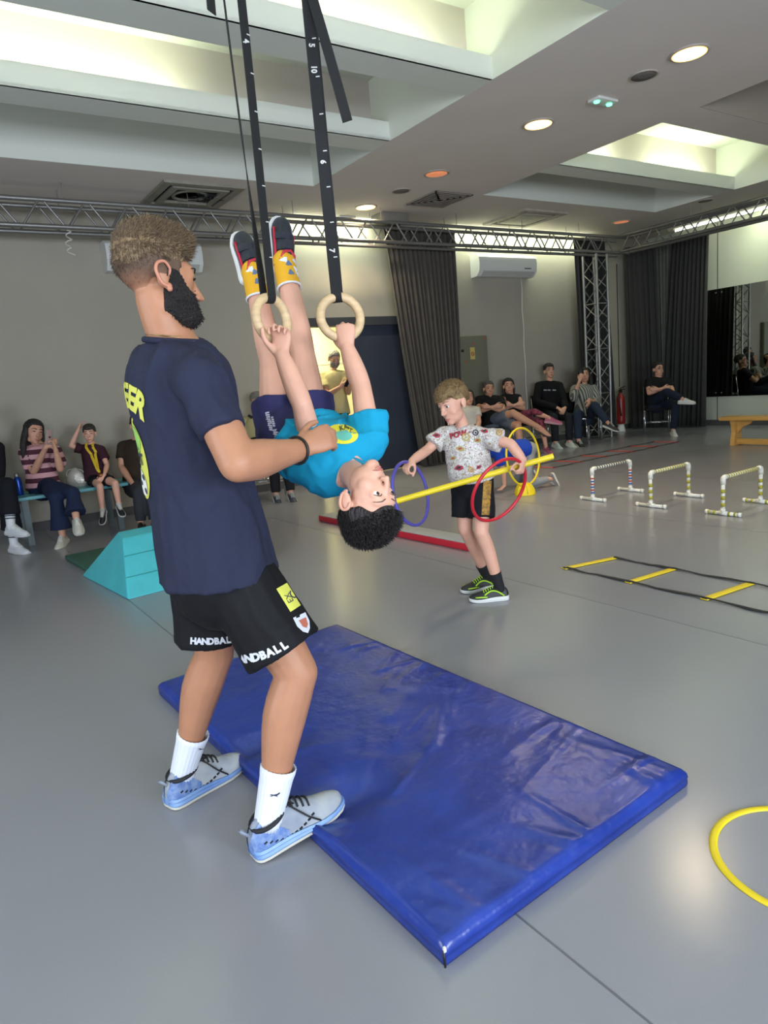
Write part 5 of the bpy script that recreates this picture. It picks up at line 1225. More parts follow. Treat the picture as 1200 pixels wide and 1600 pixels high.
def standing_boy():
    k = .735; Z = V((0, 0, 1)); fd = V((-.80, .58, 0)).normalized(); fd2 = V((-.93, .30, 0)).normalized()
    hN, hF = V((2.735, 2.885, 0)), V((2.84, 3.11, 0))
    J = dict(P=W(738, 752, 4.05), N=W(724, 670, 4.0), H=W(708, 632, 3.94), hf=cv(-.72, -.42, .55), hu=cv(-.22, 1, .10),
             SL=W(757, 682, 3.92), SR=W(691, 681, 4.06), EL=W(798, 694, 3.84), ER=W(668, 703, 4.04), WL=W(817, 719, 3.83), WR=W(644, 720, 3.94),
             KL=W(752, 832, 3.98), KR=W(727, 828, 4.10), AL=hN+fd*.05+Z*.072, AR=hF+fd2*.05+Z*.072, FL=fd, FR=fd2, PL=cv(.80, 0, .6), root=V((2.68, 3.0, 0)))
    J['handL'] = (cv(-.15, -.9, .35), cv(-.8, .1, -.6), (.95, .08, .6, .0085), 1.05)
    J['handR'] = (cv(-.55, -.55, .5), cv(.5, -.5, -.5), (.9, .08, .6, .0085), 1.05)
    o = dict(vox=.0055, bsm=4, skin=SKIN_K, child=True, brow=mat('brow_fair', '#8a6a50', .8), fe=.62, far=False, look=(0, -.25), headk=1.32, build=.95, hipw=.08,
             rad=dict(neck=.050, th=.082, kn=.056, ca=.056, an=.038, ua=.046, el=.041, fa=.042, wr=.031, che=(.150, .112), wai=(.140, .105), pel=(.150, .112)), cvox=.007, csm=3,
             shirt=shirt_doodles(), sleeve=.62, ease=.026, hem=.0, hemf=1.5, pants=cloth('boy_black_shorts', '#15151a', .4, 9), plen=.72, pease=.020, flare=1.9, sdisp=fold(.010, 12, (1, 1, .6)), pdisp=fold(.006, 12),
             sock=mat('sock_black', '#121214', .85), sockh=.28, hair=(HAIR['fair'], dict(top=.022, side=.014, back=.014, line=.42, temple=.06, nape=-.34, fringe=.20)), hrough=.003, hnu=96, hnv=64)
    root, body = figure('boy in white patterned T-shirt carrying hoops and a yellow stick', J, k, o); hd = J['_head']
    tufts(J['_hair'], 2600, .016, .0011, lambda b: hd.F*.6-hd.U*(.5 if (b-hd.c).dot(hd.U) < .075 else -.1), HAIR['fair'], root, 12, keep=lambda c, n: n.dot(c-hd.c) > 0 and ((c-hd.c).dot(hd.U) > .05 or ((c-hd.c).dot(hd.F) < -.02 and (c-hd.c).dot(hd.U) > .0)), jit=.2)
    sh, st = J['_shirt'], J['_pants']; ts, tp = bvh_of(sh), bvh_of(st)
    RD, OL, DK, GD = mat('doodle_red', '#a33a48', .8), mat('doodle_olive', '#a89a5a', .8), mat('doodle_dark', '#33323a', .8), mat('doodle_gold', '#b98f3c', .8)
    def on(px, py, an, me, name, m, par, tr, off=.0025, cuts=1):
        decal(me, name, m, par, W(px, py, 3.95), cv(math.cos(an), math.sin(an), 0), cv(-math.sin(an), math.cos(an), 0), [tr], off, cuts, dirn=W(px, py, 1)-CP)
    def ringm(r0, r1, n=20):
        me = bpy.data.meshes.new('flat'); me.from_pydata([(r*math.cos(2*PI*i/n), r*math.sin(2*PI*i/n), 0) for r in (r0, r1) for i in range(n)], [], [(i, (i+1) % n, n+(i+1) % n, n+i) for i in range(n)]); me.update(); return me
    on(716, 679, .25, text_mesh('POW', .042, bold=.003), 'shirt_lettering', RD, sh, ts)
    for px, py, m, r in ((743, 676, DK, .018), (728, 683, OL, .024), (780, 676, GD, .018), (736, 734, GD, .016)):
        on(px, py, 0, ringm(r*.62, r), 'shirt_ring', m, sh, ts); on(px, py, .4, flat_poly([(-r*.4, -r*.3), (r*.4, -r*.3), (0, r*.45)]), 'shirt_mark', m, sh, ts)
    for px, py, m, s in ((757, 673, RD, .022), (682, 680, RD, .024), (717, 731, RD, .028), (748, 730, RD, .018), (719, 701, OL, .026), (746, 688, OL, .022), (708, 716, OL, .018), (765, 662, OL, .02)):
        on(px, py, random.uniform(-.5, .5), flat_poly([(-s, -s*.4), (s*.2, -s*.6), (s, -s*.1), (s*.7, s*.5), (-s*.4, s*.55)]), 'shirt_patch', m, sh, ts)
        on(px, py, .3, flat_poly([(-s*.5, -s*.15), (s*.4, -s*.2), (s*.3, s*.2), (-s*.3, s*.25)]), 'shirt_patch', DK if m is RD else RD, sh, ts, .0035)
    # gold stripe on the shorts
    on(760, 782, -.06, grid(.046, .23, 6, 14), 'side_stripe', mat('stripe_gold', '#b5852c', .7, col2='#5a4420', vs=60), st, tp, .003, 0)
    UPB = mat('shoe_black_lime', '#1a1d1c', .55); LIM = mat('lime', '#a8d62a', .5); SOW = mat('sole_white', '#d5d6d2', .5)
    for h, f_ in ((hN, fd), (hF, fd2)):
        so = shoe(root, h, f_, Z, .235, (UPB, SOW, LIM), 'black and lime running shoe', wide=1.05)
        y_ = Z.cross(f_); t_ = bvh_of(so)
        for q in (-1, 1):
            pts = []
            for i in range(10):
                t = i/9; a = .12+.5*t; p = h+f_*a*.235+y_*q*.2+Z*(.030+.034*math.sin(PI*t*.9)); hh = t_.ray_cast(p, -y_*q, .3)
                if hh[0]: pts.append(hh[0]+y_*q*.0015)
            if len(pts) > 2: MB().tube(pts, .0048, 6).build('lime_stripe', LIM, so, True)
            pts = [h+f_*a*.235+y_*q*(.046-.02*abs(a-.6))+Z*.034 for a in (.55, .7, .85)]
            MB().tube(pts, .004, 6).build('lime_stripe', LIM, so, True)
    hc = J['WL']+V(J['handL'][0]).normalized()*.06
    tag(MB().tube([W(592, 791, 3.86), W(864, 713, 3.86)], .0165, 16).build('gym_stick', M_YEL, None, 'auto'), 'long yellow plastic stick held level by the boy in patterned shirt', 'stick')
    return J
JB = standing_boy()
hoop('hoop', 'red hoop hanging from the boy\'s left hand around the stick', W(780, 766, 3.82), cv(.76*.72, -.65*.72, .69), .192, .0095, mat('hoop_red', '#c02030', .4))
hoop('hoop', 'purple hoop held in the boy\'s right hand', W(642, 771, 3.90), cv(.81, .16, .56), .182, .0095, mat('hoop_purple', '#5049a0', .4))

# ---- child crawling through the hoop
def crawler():
    k = .72
    J = dict(P=V((5.72, 5.62, .44)), N=V((5.22, 5.72, .50)), H=V((5.06, 5.74, .44)), hf=V((-.8, -.1, -.6)), hu=V((-.6, 0, .8)),
             SL=V((5.27, 5.60, .46)), SR=V((5.27, 5.86, .46)), EL=V((5.33, 5.60, .26)), ER=V((5.22, 5.9, .25)), WL=V((5.36, 5.62, .07)), WR=V((5.1, 5.92, .07)),
             KL=V((5.60, 5.50, .06)), KR=V((5.75, 5.80, .06)), AL=V((5.86, 5.40, .09)), AR=V((6.02, 5.84, .07)), FL=V((.35, -.12, -.95)), FR=V((.5, 0, -.9)), UL=V((-.9, .1, -.4)), UR=V((-.9, 0, -.4)), PL=V((0, -1, 0)), root=V((5.5, 5.65, 0)))
    J['handL'] = (V((-.9, -.1, -.25)), V((0, 0, -1)), (.1, .3, 0)); J['handR'] = (V((-.9, 0, -.2)), V((0, 0, -1)), (.1, .3, 0))
    o = dict(vox=.007, skin=SKIN_K, child=True, headk=1.15, shirt=cloth('blue_tee', '#1c3fa0', .5, 9), sleeve=.7, ease=.03, pants=cloth('grey_joggers', '#8d9090', .5, 10), plen=1.9, flare=1.2, hair=(HAIR['brown'], dict()), hem=.02,
             shoes=(mat('shoe_grey', '#6d6b66', .6), mat('sole_cream', '#cfcabb', .5), M_WHITE), shoel=.29, cvox=.010)
    figure('child in blue shirt crawling through the yellow hoop behind the boy', J, k, o)
crawler()

# ------------------------------------------------------------------ chairs
M_CHR = mat('chair_chrome', '#b9bbbd', .2, .9); M_SEATB = cloth('chair_black', '#17171a', .3, 30)
def chair(loc, rz, label, group=None):
    t = thing('stacking_chair', label, 'chair', (0, 0, 0), group)
    MB().box((0, 0, .445), (.40, .42, .05), bev=.018).build('seat', M_SEATB, t, 'auto')
    MB().box((0, -.215, .70), (.39, .04, .36), Matrix.Rotation(.12, 3, 'X'), bev=.015).build('backrest', M_SEATB, t, 'auto')
    for s in (-1, 1):
        MB().tube([(s*.205, .19, .43), (s*.212, .22, .01)], .011, 8).build('leg', M_CHR, t, True)
        MB().tube([(s*.205, -.19, .43), (s*.212, -.24, .01)], .011, 8).build('leg', M_CHR, t, True)
        MB().tube([(s*.205, .2, .425), (s*.205, -.19, .425), (s*.20, -.235, .84)], .011, 8).build('side_frame', M_CHR, t, True)
    MB().tube([(-.205, .205, .22), (.205, .205, .22)], .008, 8).build('stretcher', M_CHR, t, True)
    MB().tube([(-.205, -.215, .20), (.205, -.215, .20)], .008, 8).build('stretcher', M_CHR, t, True)
    t.location = loc; t.rotation_euler = (0, 0, rz); return t

# ------------------------------------------------------------------ spectators
def sit(label, px, D, j, o, k=1.0, group='seated spectators along the back wall'):
    """j: dict of joint -> (x, y, ddepth); depths are relative to the hips' depth D"""
    J = {}
    for n, (x, y, dd) in j.items(): J[n] = W(x, y, D+dd)
    if 'hang' not in px:      # stand the lower foot on the floor
        dz = .092*k-min(J['AL'].z, J['AR'].z)
        for n in j: J[n] = J[n]+V((0, 0, dz))
    if k == 1.0: J['H'] = J['H']+(J['N']-J['H'])*.16; o.setdefault('headk', 1.10)
    for n, dflt in (('hf', cv(.0, -.05, 1)), ('hu', cv(-.08, 1, 0)), ('FL', cv(.2, -.35, .9)), ('FR', cv(.2, -.35, .9)), ('PL', cv(.9, 0, .3))): J[n] = px.get(n, dflt)
    for n in ('handL', 'handR', 'UL', 'UR'):
        if n in px: J[n] = px[n]
    J['root'] = V((J['P'].x, J['P'].y, 0)); o.setdefault('group', group); o.setdefault('pease', .012)
    root, body = figure(label, J, k, o); return root, body, J
BT = cloth('black_tee', '#151516', .4, 8); SHW = mat('shoe_white', '#c9c9c2', .55); SLW2 = mat('sole_pale', '#c4c3ba', .55)
HDN = lambda a, b: (a, b, (.5, .1, .2))
# man with crossed arms, grey shorts and sandals
r_, b_, J_ = sit('man in black T-shirt and grey shorts with crossed arms and sandals', dict(hf=cv(.15, -.12, 1), handL=HDN(cv(-.9, .1, .1), cv(0, 0, -1)), handR=HDN(cv(.9, .1, .1), cv(0, 0, -1)), FL=cv(.35, -.5, .8), FR=cv(.75, -.45, .4)), 11.15,
    dict(P=(772, 650, 0), N=(765, 612, -.02), H=(763, 598, -.05), SL=(782, 617, -.05), SR=(748, 617, -.05), EL=(786, 634, -.22), ER=(748, 634, -.22), WL=(764, 628, -.33), WR=(773, 627, -.33), KL=(809, 657, -.42), KR=(801, 637, -.40), AL=(815, 697, -.45), AR=(843, 660, -.55)),
    dict(skin=SKIN_O, shirt=BT, sleeve=.55, pants=cloth('grey_shorts', '#59616b', .4, 8), plen=.8, flare=1.6, hair=(HAIR['salt'], dict(top=.014, side=.006, back=.006, line=.56)), brow=HAIR['salt'], build=1.08, shoes=(SKIN_O, mat('sandal_sole', '#3a3630', .7), M_BLACK), laces=False, ankh=.075))
# woman in tank top and pink leggings
PINK = cloth('pink_leggings', '#a04a5e', .3, 8, col2='#3a2530', vs=22)
r_, b_, J_ = sit('dark-haired woman in black tank top and pink floral leggings', dict(hf=cv(-.05, -.08, 1), handL=HDN(cv(-.9, .1, .1), cv(0, 0, -1)), handR=HDN(cv(.9, .1, .1), cv(0, 0, -1)), FR=cv(.85, -.15, .3), FL=cv(.45, -.4, .8)), 11.45,
    dict(P=(806, 650, 0), N=(797, 611, -.02), H=(794, 597, -.04), SL=(810, 616, -.03), SR=(786, 616, -.05), EL=(818, 634, -.18), ER=(786, 634, -.2), WL=(798, 628, -.3), WR=(808, 627, -.3), KL=(846, 655, -.45), KR=(834, 638, -.42), AL=(853, 694, -.48), AR=(858, 648, -.62)),
    dict(fem=True, build=.86, shirt=cloth('black_tank', '#1b1a1c', .3, 8), sleeve=0, ease=.008, pants=PINK, plen=1.62, flare=1.0, pease=.006, hair=(HAIR['black'], dict(top=.018, side=.016, back=.02, line=.60, temple=.12, nape=-.7)), shoes=(mat('shoe_pink', '#a2566e', .6), mat('sole_pink', '#b58a94', .6), PINK)))
locks(r_, J_['_head'], HAIR['black'], [([(0, -.07, .06), (0, -.095, -.03), (0, -.08, -.12)], [(.07, .03), (.075, .03), (.05, .025)]), ([(-.07, -.02, .04), (-.08, -.02, -.06), (-.07, -.01, -.13)], [.02, .022, .015]), ([(.07, -.02, .04), (.08, -.02, -.06), (.07, -.01, -.12)], [.02, .02, .015])])
# man in black sweatshirt
r_, b_, J_ = sit('man in black sweatshirt with white lettering, hands in his lap', dict(hf=cv(.12, -.02, 1), handL=HDN(cv(-.5, -.6, .4), cv(-.3, -.6, -.6)), handR=HDN(cv(.6, -.5, .4), cv(0, -.7, -.6)), FL=cv(.4, -.4, .85), FR=cv(.4, -.4, .85)), 11.95,
    dict(P=(862, 650, 0), N=(859, 598, -.02), H=(858, 580, -.03), SL=(874, 605, -.03), SR=(842, 605, -.05), EL=(882, 630, -.15), ER=(838, 630, -.15), WL=(883, 640, -.38), WR=(872, 640, -.40), KL=(889, 654, -.42), KR=(866, 655, -.46), AL=(890, 692, -.40), AR=(868, 694, -.44)),
    dict(shirt=cloth('black_sweater', '#101012', .5, 8), sleeve=1.95, ease=.02, pants=cloth('charcoal_jeans', '#1f2227', .4, 10), plen=1.95, hair=(HAIR['dark'], dict(top=.022, side=.008, back=.008, line=.52, fringe=.06)), shoes=(mat('shoe_white_green', '#b9c2b4', .6), SLW2, M_WHITE)))
tr_ = bvh_of(J_['_shirt'])
for i, (px_, w_) in enumerate(((852, .055), (858, .05), (866, .06))):
    decal(grid(w_, .022, 3, 2), 'sweater_print', mat('print_grey', '#8f8f8f', .7), J_['_shirt'], W(px_, 609.5, 11.8), cv(1, -.05, 0), cv(0, 1, 0), [tr_], .004, 0, dirn=W(px_, 609.5, 1)-CP)
# woman with phone in front of her face
STR = mat('cloth_striped_blouse', '#8a8a80', .85, bump=.3, bs=12)
def stripes(m, c1, c2, sc, rot=(0, 0, 0)):
    nt = m.node_tree; tc = nt.nodes.new('ShaderNodeTexCoord'); mp = nt.nodes.new('ShaderNodeMapping'); mp.inputs['Rotation'].default_value = rot; w = nt.nodes.new('ShaderNodeTexWave'); w.inputs['Scale'].default_value = sc; w.bands_direction = 'X'
    nt.links.new(tc.outputs['Object'], mp.inputs[0]); nt.links.new(mp.outputs[0], w.inputs[0]); r = nt.nodes.new('ShaderNodeValToRGB'); r.color_ramp.interpolation = 'CONSTANT'; r.color_ramp.elements[0].color = (*srgb(c1), 1); r.color_ramp.elements[1].color = (*srgb(c2), 1); r.color_ramp.elements[1].position = .5
    nt.links.new(w.outputs['Fac'], r.inputs[0]); nt.links.new(r.outputs[0], nt.nodes['Principled BSDF'].inputs['Base Color']); return m
stripes(STR, '#9a998c', '#4a4a46', 9)
r_, b_, J_ = sit('dark-haired woman in striped blouse holding a phone before her face', dict(hf=cv(-.15, -.02, 1), handR=(cv(.3, .95, .1), cv(.3, 0, -.9), (.7, .1, .5)), handL=HDN(cv(-.2, -.9, .4), cv(-.6, 0, -.8)), FL=cv(.75, -.4, .5), FR=cv(.2, -.4, .9)), 11.95,
    dict(P=(914, 650, 0), N=(913, 602, -.02), H=(913, 584, -.02), SL=(928, 608, -.02), SR=(898, 608, -.05), EL=(933, 628, -.1), ER=(896, 622, -.25), WL=(921, 625, -.35), WR=(906, 594, -.36), KL=(929, 634, -.48), KR=(902, 646, -.48), AL=(950, 661, -.62), AR=(904, 689, -.45)),
    dict(fem=True, build=.92, shirt=STR, sleeve=1.5, ease=.03, pants=cloth('blue_jeans', '#26303f', .4, 10), plen=1.92, pease=.02, hair=(HAIR['black'], dict(top=.018, side=.016, back=.02, line=.60, temple=.12, nape=-.7)), shoes=(mat('shoe_dark', '#2a2223', .6), SLW2, M_WHITE)))
locks(r_, J_['_head'], HAIR['black'], [([(0, -.07, .06), (0, -.095, -.05), (0, -.09, -.2)], [(.075, .03), (.085, .03), (.07, .025)]), ([(-.07, -.0, .04), (-.085, .01, -.08), (-.085, .03, -.22), (-.08, .04, -.3)], [.022, .026, .024, .012]), ([(.07, 0, .04), (.085, .01, -.08), (.085, .03, -.22), (.08, .04, -.3)], [.022, .026, .024, .012])])
def phone(loc, rot, label, m):
    t = thing('phone', label, 'phone', loc); c = V(loc)
    MB().box(c, (.074, .009, .150), rot, bev=.004).build('phone_case', m, t, 'auto')
    MB().box(c+rot @ V((0, .0052, 0)), (.068, .001, .142), rot).build('screen', mat('phone_screen', '#1a1d22', .1), t)
    for i in range(2): MB().lathe([(.010, -.0052), (.010, -.008), (.004, -.0085)], c, 12, rot @ Matrix.Translation((0, 0, 0)).to_3x3() @ Matrix.Rotation(0, 3, 'X') @ Matrix(((1, 0, 0), (0, 0, 1), (0, -1, 0)))).build('camera_lens', M_BLACK, t, True) if i == 0 else None
    return t
rot_f = frame(cv(1, 0, 0), -cv(0, 0, 1))
phone(W(908.5, 580, 11.72), rot_f, 'dark phone held up before the woman in striped blouse', mat('phone_dark', '#1c1d22', .3))
# woman in white T-shirt, half hidden
r_, b_, J_ = sit('woman in white T-shirt half hidden behind the standing boy', dict(hf=cv(.1, 0, 1)), 10.45,
    dict(P=(734, 655, 0), N=(731, 620, -.02), H=(730, 604, -.03), SL=(744, 626, -.03), SR=(717, 626, -.03), EL=(748, 645, -.1), ER=(714, 645, -.1), WL=(742, 658, -.32), WR=(722, 658, -.32), KL=(744, 664, -.42), KR=(724, 664, -.42), AL=(746, 704, -.42), AR=(726, 706, -.42)),
    dict(fem=True, build=.88, shirt=cloth('white_tee', '#b9b4a8', .4, 8), sleeve=.5, pants=cloth('dark_jeans', '#23262d', .4, 10), plen=1.9, hair=(HAIR['dark'], dict(top=.016, side=.014, back=.02, line=.60, temple=.12, nape=-.7)), shoes=(SHW, SLW2, M_WHITE), smile=1))
locks(r_, J_['_head'], HAIR['dark'], [([(0, -.07, .06), (0, -.09, -.05), (0, -.085, -.15)], [(.07, .03), (.075, .03), (.06, .025)]), ([(.07, -.01, .04), (.08, 0, -.07), (.075, .01, -.14)], [.02, .024, .014])])
decal(grid(.13, .12, 4, 4), 'shirt_picture', mat('tee_picture', '#4a3c40', .8, col2='#8a6a6e', vs=30), J_['_shirt'], W(733, 636, 10.9), cv(1, 0, 0), cv(0, 1, 0), [bvh_of(J_['_shirt'])], .004, 0, dirn=CF)
# man on the chrome chair by the right curtain
r_, b_, J_ = sit('man in black polo shirt with crossed legs on the chrome chair', dict(hf=cv(.25, -.05, 1), handL=HDN(cv(-.9, .0, .1), cv(0, 0, -1)), handR=HDN(cv(.9, .1, .1), cv(0, 0, -1)), FR=cv(.85, -.1, .45), FL=cv(-.1, -.4, .9), UR=cv(.1, 1, .3), PL=cv(.95, 0, .2)), 12.25,
    dict(P=(1026, 628, 0), N=(1029, 588, -.02), H=(1028, 573, -.02), SL=(1045, 594, -.03), SR=(1013, 594, -.05), EL=(1051, 610, -.18), ER=(1014, 612, -.2), WL=(1028, 606, -.3), WR=(1037, 604, -.3), KL=(1056, 632, -.42), KR=(1042, 610, -.45), AL=(1052, 670, -.42), AR=(1066, 621, -.62)),
    dict(shirt=BT, sleeve=.55, pants=cloth('navy_jeans', '#1b2230', .4, 10), plen=1.95, hair=(HAIR['black'], dict(top=.014, side=.007, back=.007, line=.54)), shoes=(SHW, SLW2, M_WHITE)), group='seated spectators along the right wall')
hd_ = J_['_head']
mb_ = MB()
for q in (-1, 1): mb_.tube(arc(hd_.p(q*.032, .096, .012), hd_.L, hd_.U, .02*hd_.k, 0, 2*PI, 16)[:-1], .002, 6, True)
mb_.tube([hd_.p(-.012, .098, .014), hd_.p(.012, .098, .014)], .002, 6)
for q in (-1, 1): mb_.tube([hd_.p(q*.052, .094, .014), hd_.p(q*.08, .03, .012), hd_.p(q*.08, -.01, .01)], .002, 6)
gl = mb_.build('glasses', M_BLACK, r_, True); gl['kind'] = 'stuff'
chair((J_['P'].x+.03, J_['P'].y+.02, 0), math.radians(128), 'chrome-legged black chair under the man in polo shirt')
for i, (px_, D_, lb) in enumerate(((772, 11.15, 'man in grey shorts'), (806, 11.45, 'woman in pink leggings'), (862, 11.95, 'man in black sweatshirt'), (914, 11.95, 'woman in striped blouse'), (732, 10.45, 'woman in white T-shirt'))):
    p_ = W(px_, 650, D_); chair((p_.x, min(p_.y+.04, 8.42), 0), PI+.1, 'black stacking chair under the '+lb, 'stacking chairs along the back wall')
p_ = W(888, 650, 12.0)

# left group on the turquoise bench
CARD = stripes(mat('cloth_striped_cardigan', '#b98a90', .9, bump=.3, bs=14), '#c9979c', '#4c2230', 3.2, (0, PI/2, 0))
DEN = cloth('dark_denim', '#1e2740', .4, 9)
r_, b_, J_ = sit('dark-haired woman in pink striped cardigan photographing with her phone', dict(hf=cv(.72, -.12, .65), hu=cv(.08, 1, 0), handR=(cv(.75, .6, .1), cv(.2, -.1, -.9), (.7, .1, .5)), handL=(cv(-.2, .9, .3), cv(-.5, .1, .5), (.7, .1, .5)), FL=cv(.1, -.35, .95), FR=cv(.45, -.5, .75), PL=cv(.85, 0, .5)), 7.30,
    dict(P=(66, 752, 0), N=(60, 690, .02), H=(51, 667, .0), SL=(86, 700, -.05), SR=(38, 703, .05), EL=(93, 727, -.2), ER=(52, 732, -.12), WL=(86, 697, -.32), WR=(71, 693, -.32), KL=(86, 772, -.42), KR=(113, 765, -.46), AL=(97, 832, -.36), AR=(118, 803, -.55)),
    dict(fem=True, build=.92, shirt=CARD, sleeve=.72, ease=.022, pants=DEN, plen=1.82, flare=4.0, pease=.018, vox=.007, hair=(HAIR['black'], dict(top=.018, side=.016, back=.02, line=.60, temple=.12, nape=-.7)), shoes=(mat('shoe_cream', '#c9c6b9', .6), SLW2, M_WHITE), group='spectators on the turquoise bench', smile=1))
locks(r_, J_['_head'], HAIR['black'], [([(0, -.07, .06), (0, -.095, -.05), (0, -.10, -.2), (0, -.09, -.26)], [(.075, .03), (.085, .032), (.08, .03), (.06, .02)]), ([(-.07, -.0, .05), (-.085, .0, -.08), (-.085, .02, -.2), (-.075, .03, -.27)], [.024, .028, .026, .014]), ([(.068, .0, .05), (.083, .0, -.08), (.08, .015, -.2)], [.02, .024, .016])], vox=.007)
phone(W(77, 683, 6.92), frame(cv(.35, 0, -.9), cv(-.9, .1, -.35)), 'phone in pale case held by the woman in striped cardigan', mat('phone_pink', '#a98d84', .4))
tr_ = bvh_of(J_['_shirt'])
for i in range(6):
    q = W(72+1.6*i, 712+5.2*i, 6.9); h_ = tr_.ray_cast(q-CF*.4, (q-CP).normalized(), 1.2)
    if h_[0]: mb_ = MB(); ell(mb_, h_[0], (.009,)*3, n=10, m=6); mb_.build('button', mat('button_dark', '#3a2028', .4), J_['_shirt'], True)
r_, b_, J_ = sit('small boy with yellow medal ribbon scratching his head on the bench', dict(hf=cv(.25, -.2, 1), hu=cv(-.12, 1, 0), handR=(cv(.4, .9, .1), cv(.8, -.2, -.2), (.4, .1, .2)), hang=1, handL=HDN(cv(-.4, -.7, .5), cv(-.3, -.2, -.9)), FL=cv(.55, -.55, .65), FR=cv(.1, -.75, .6)), 7.55,
    dict(P=(150, 746, 0), N=(143, 694, .0), H=(140, 678, -.02), SL=(158, 703, -.03), SR=(128, 702, .03), EL=(167, 727, -.08), ER=(111, 697, -.02), WL=(163, 742, -.22), WR=(123, 670, .0), KL=(180, 755, -.32), KR=(156, 760, -.32), AL=(186, 789, -.28), AR=(160, 798, -.28)),
    dict(child=True, build=.95, skin=SKIN_K, headk=1.2, shirt=cloth('maroon_tee', '#3d2029', .4, 9), sleeve=.62, ease=.026, pants=cloth('black_kid_shorts', '#15151a', .4, 9), plen=.62, vox=.006, hair=(HAIR['dark'], dict(top=.018, side=.008, back=.008, line=.48, fringe=.1)), shoes=(mat('shoe_black', '#17181b', .6), mat('sole_w', '#c9c9c6', .5), M_WHITE), sock=mat('sock_low', '#b9b2ab', .8), sockh=.10, group='spectators on the turquoise bench'), k=.70)
tr_ = [bvh_of(J_['_shirt'])]
YR = mat('ribbon_yellow', '#d8b62a', .6)
hd_ = J_['_head']; mdl = W(156, 738, 7.30)
for q in (-1, 1):
    p0 = J_['N']+J_['_L']*q*.045+J_['_up']*.01+J_['_F']*.01; pts = []
    for i in range(14):
        p = p0.lerp(mdl, i/13)+J_['_F']*.02; h_ = tr_[0].ray_cast(p+J_['_F']*.3, -J_['_F'], .5); pts.append(h_[0]+J_['_F']*.007 if h_[0] and (h_[0]-p).dot(J_['_F']) > -.03 else p)
    pts[-1] = mdl; strap_mesh(pts, J_['_L'], .028, .0012).build('medal_ribbon', YR, r_)
md_ = pts[-1]; MB().lathe([(.026, -.003), (.028, 0), (.026, .003)], md_-CU*.03, 20, frame(CR, CU)).build('medal', mat('medal_bronze', '#7a4a2c', .35, .7), r_, True)
# person cut off by the left edge
STRW = stripes(mat('sock_striped', '#d8d8d8', .85), '#d5d6d8', '#d5d6d8', 20)
r_, b_, J_ = sit('person in black trousers and white sneakers cut off by the left edge', dict(hf=cv(.3, 0, 1), FL=cv(.9, -.12, .45), FR=cv(.92, -.08, .35)), 7.1,
    dict(P=(-30, 752, 0), N=(-32, 668, 0), H=(-34, 640, 0), SL=(-5, 690, 0), SR=(-62, 690, 0), EL=(-2, 730, -.05), ER=(-66, 730, -.05), WL=(-10, 752, -.25), WR=(-50, 752, -.25), KL=(8, 757, -.46), KR=(10, 748, -.50), AL=(20, 840, -.36), AR=(15, 812, -.50)),
    dict(shirt=cloth('black_top', '#1a1a1d', .4, 8), sleeve=1.9, pants=cloth('black_track', '#17181f', .4, 9), plen=1.72, flare=2.6, pease=.024, hair=(HAIR['dark'], dict()), sock=mat('sock_white2', '#cfd1d4', .85), sockh=.32, shoes=(mat('shoe_white2', '#c4c8cc', .6), mat('sole_w2', '#c9cacb', .5), M_WHITE), group='spectators on the turquoise bench'))
for A_, K_ in ((J_['AR'], J_['KR']), (J_['AL'], J_['KL'])):
    ax = (K_-A_).normalized(); a = ax.orthogonal().normalized(); b = ax.cross(a)
    for t_ in (.075, .10): MB().tube([A_+ax*t_+(a*math.cos(q)+b*math.sin(q))*.047 for q in [2*PI*i/24 for i in range(24)]], .005, 6, True).build('sock_stripe', mat('sock_navy', '#1f2536', .8), r_, True)
# person behind the coach
r_, b_, J_ = sit('person in dark brown top mostly hidden behind the coach', dict(hf=cv(.3, 0, 1), FL=cv(.2, -.4, .9), FR=cv(.2, -.4, .9)), 7.75,
    dict(P=(215, 742, 0), N=(214, 672, 0), H=(214, 648, 0), SL=(240, 684, 0), SR=(190, 684, 0), EL=(243, 716, -.05), ER=(187, 716, -.05), WL=(228, 742, -.3), WR=(205, 742, -.3), KL=(235, 752, -.44), KR=(215, 754, -.44), AL=(238, 800, -.44), AR=(218, 802, -.44)),
    dict(shirt=cloth('brown_top', '#33291f', .4, 8), sleeve=.6, pants=cloth('grey_trousers', '#33353a', .4, 9), plen=1.95, hair=(HAIR['dark'], dict()), shoes=(M_BLACK, M_BLACK, M_BLACK), group='spectators on the turquoise bench'))
# older man seated by the wall
CREAM = cloth('cream_polo', '#b3a878', .4, 8)
r_, b_, J_ = sit('older grey-haired man in cream shirt with black shoulder strap seated by wall', dict(hf=cv(.85, -.3, .4), FL=cv(.35, -.45, .8), FR=cv(.35, -.45, .8), handL=HDN(cv(.3, -.7, .5), cv(0, -.5, -.8)), handR=HDN(cv(.8, -.4, .4), cv(0, -.5, -.8))), 8.95,
    dict(P=(413, 722, 0), N=(402, 654, .0), H=(404, 630, -.02), SL=(425, 668, -.05), SR=(384, 665, .05), EL=(436, 695, -.1), ER=(384, 700, -.05), WL=(440, 715, -.28), WR=(415, 712, -.25), KL=(448, 728, -.42), KR=(428, 728, -.42), AL=(455, 775, -.45), AR=(432, 778, -.42)),
    dict(skin=SKIN_O, shirt=CREAM, sleeve=.6, pants=cloth('dark_slacks', '#1f1f22', .4, 9), plen=1.95, build=1.05, hair=(HAIR['grey'], dict(top=.004, side=.010, back=.010, line=.75, temple=.05)), brow=HAIR['grey'], shoes=(mat('shoe_slate', '#3a4048', .6), SLW2, M_WHITE)), group=None)
tr_ = bvh_of(J_['_shirt']); pts = []
for i in range(14):
    q = W(388+42*i/13, 649+26*i/13, 8.85); h_ = tr_.ray_cast(q-CF*.5, (q-CP).normalized(), 1.4); pts.append((h_[0] if h_[0] else q)-CF*.01)
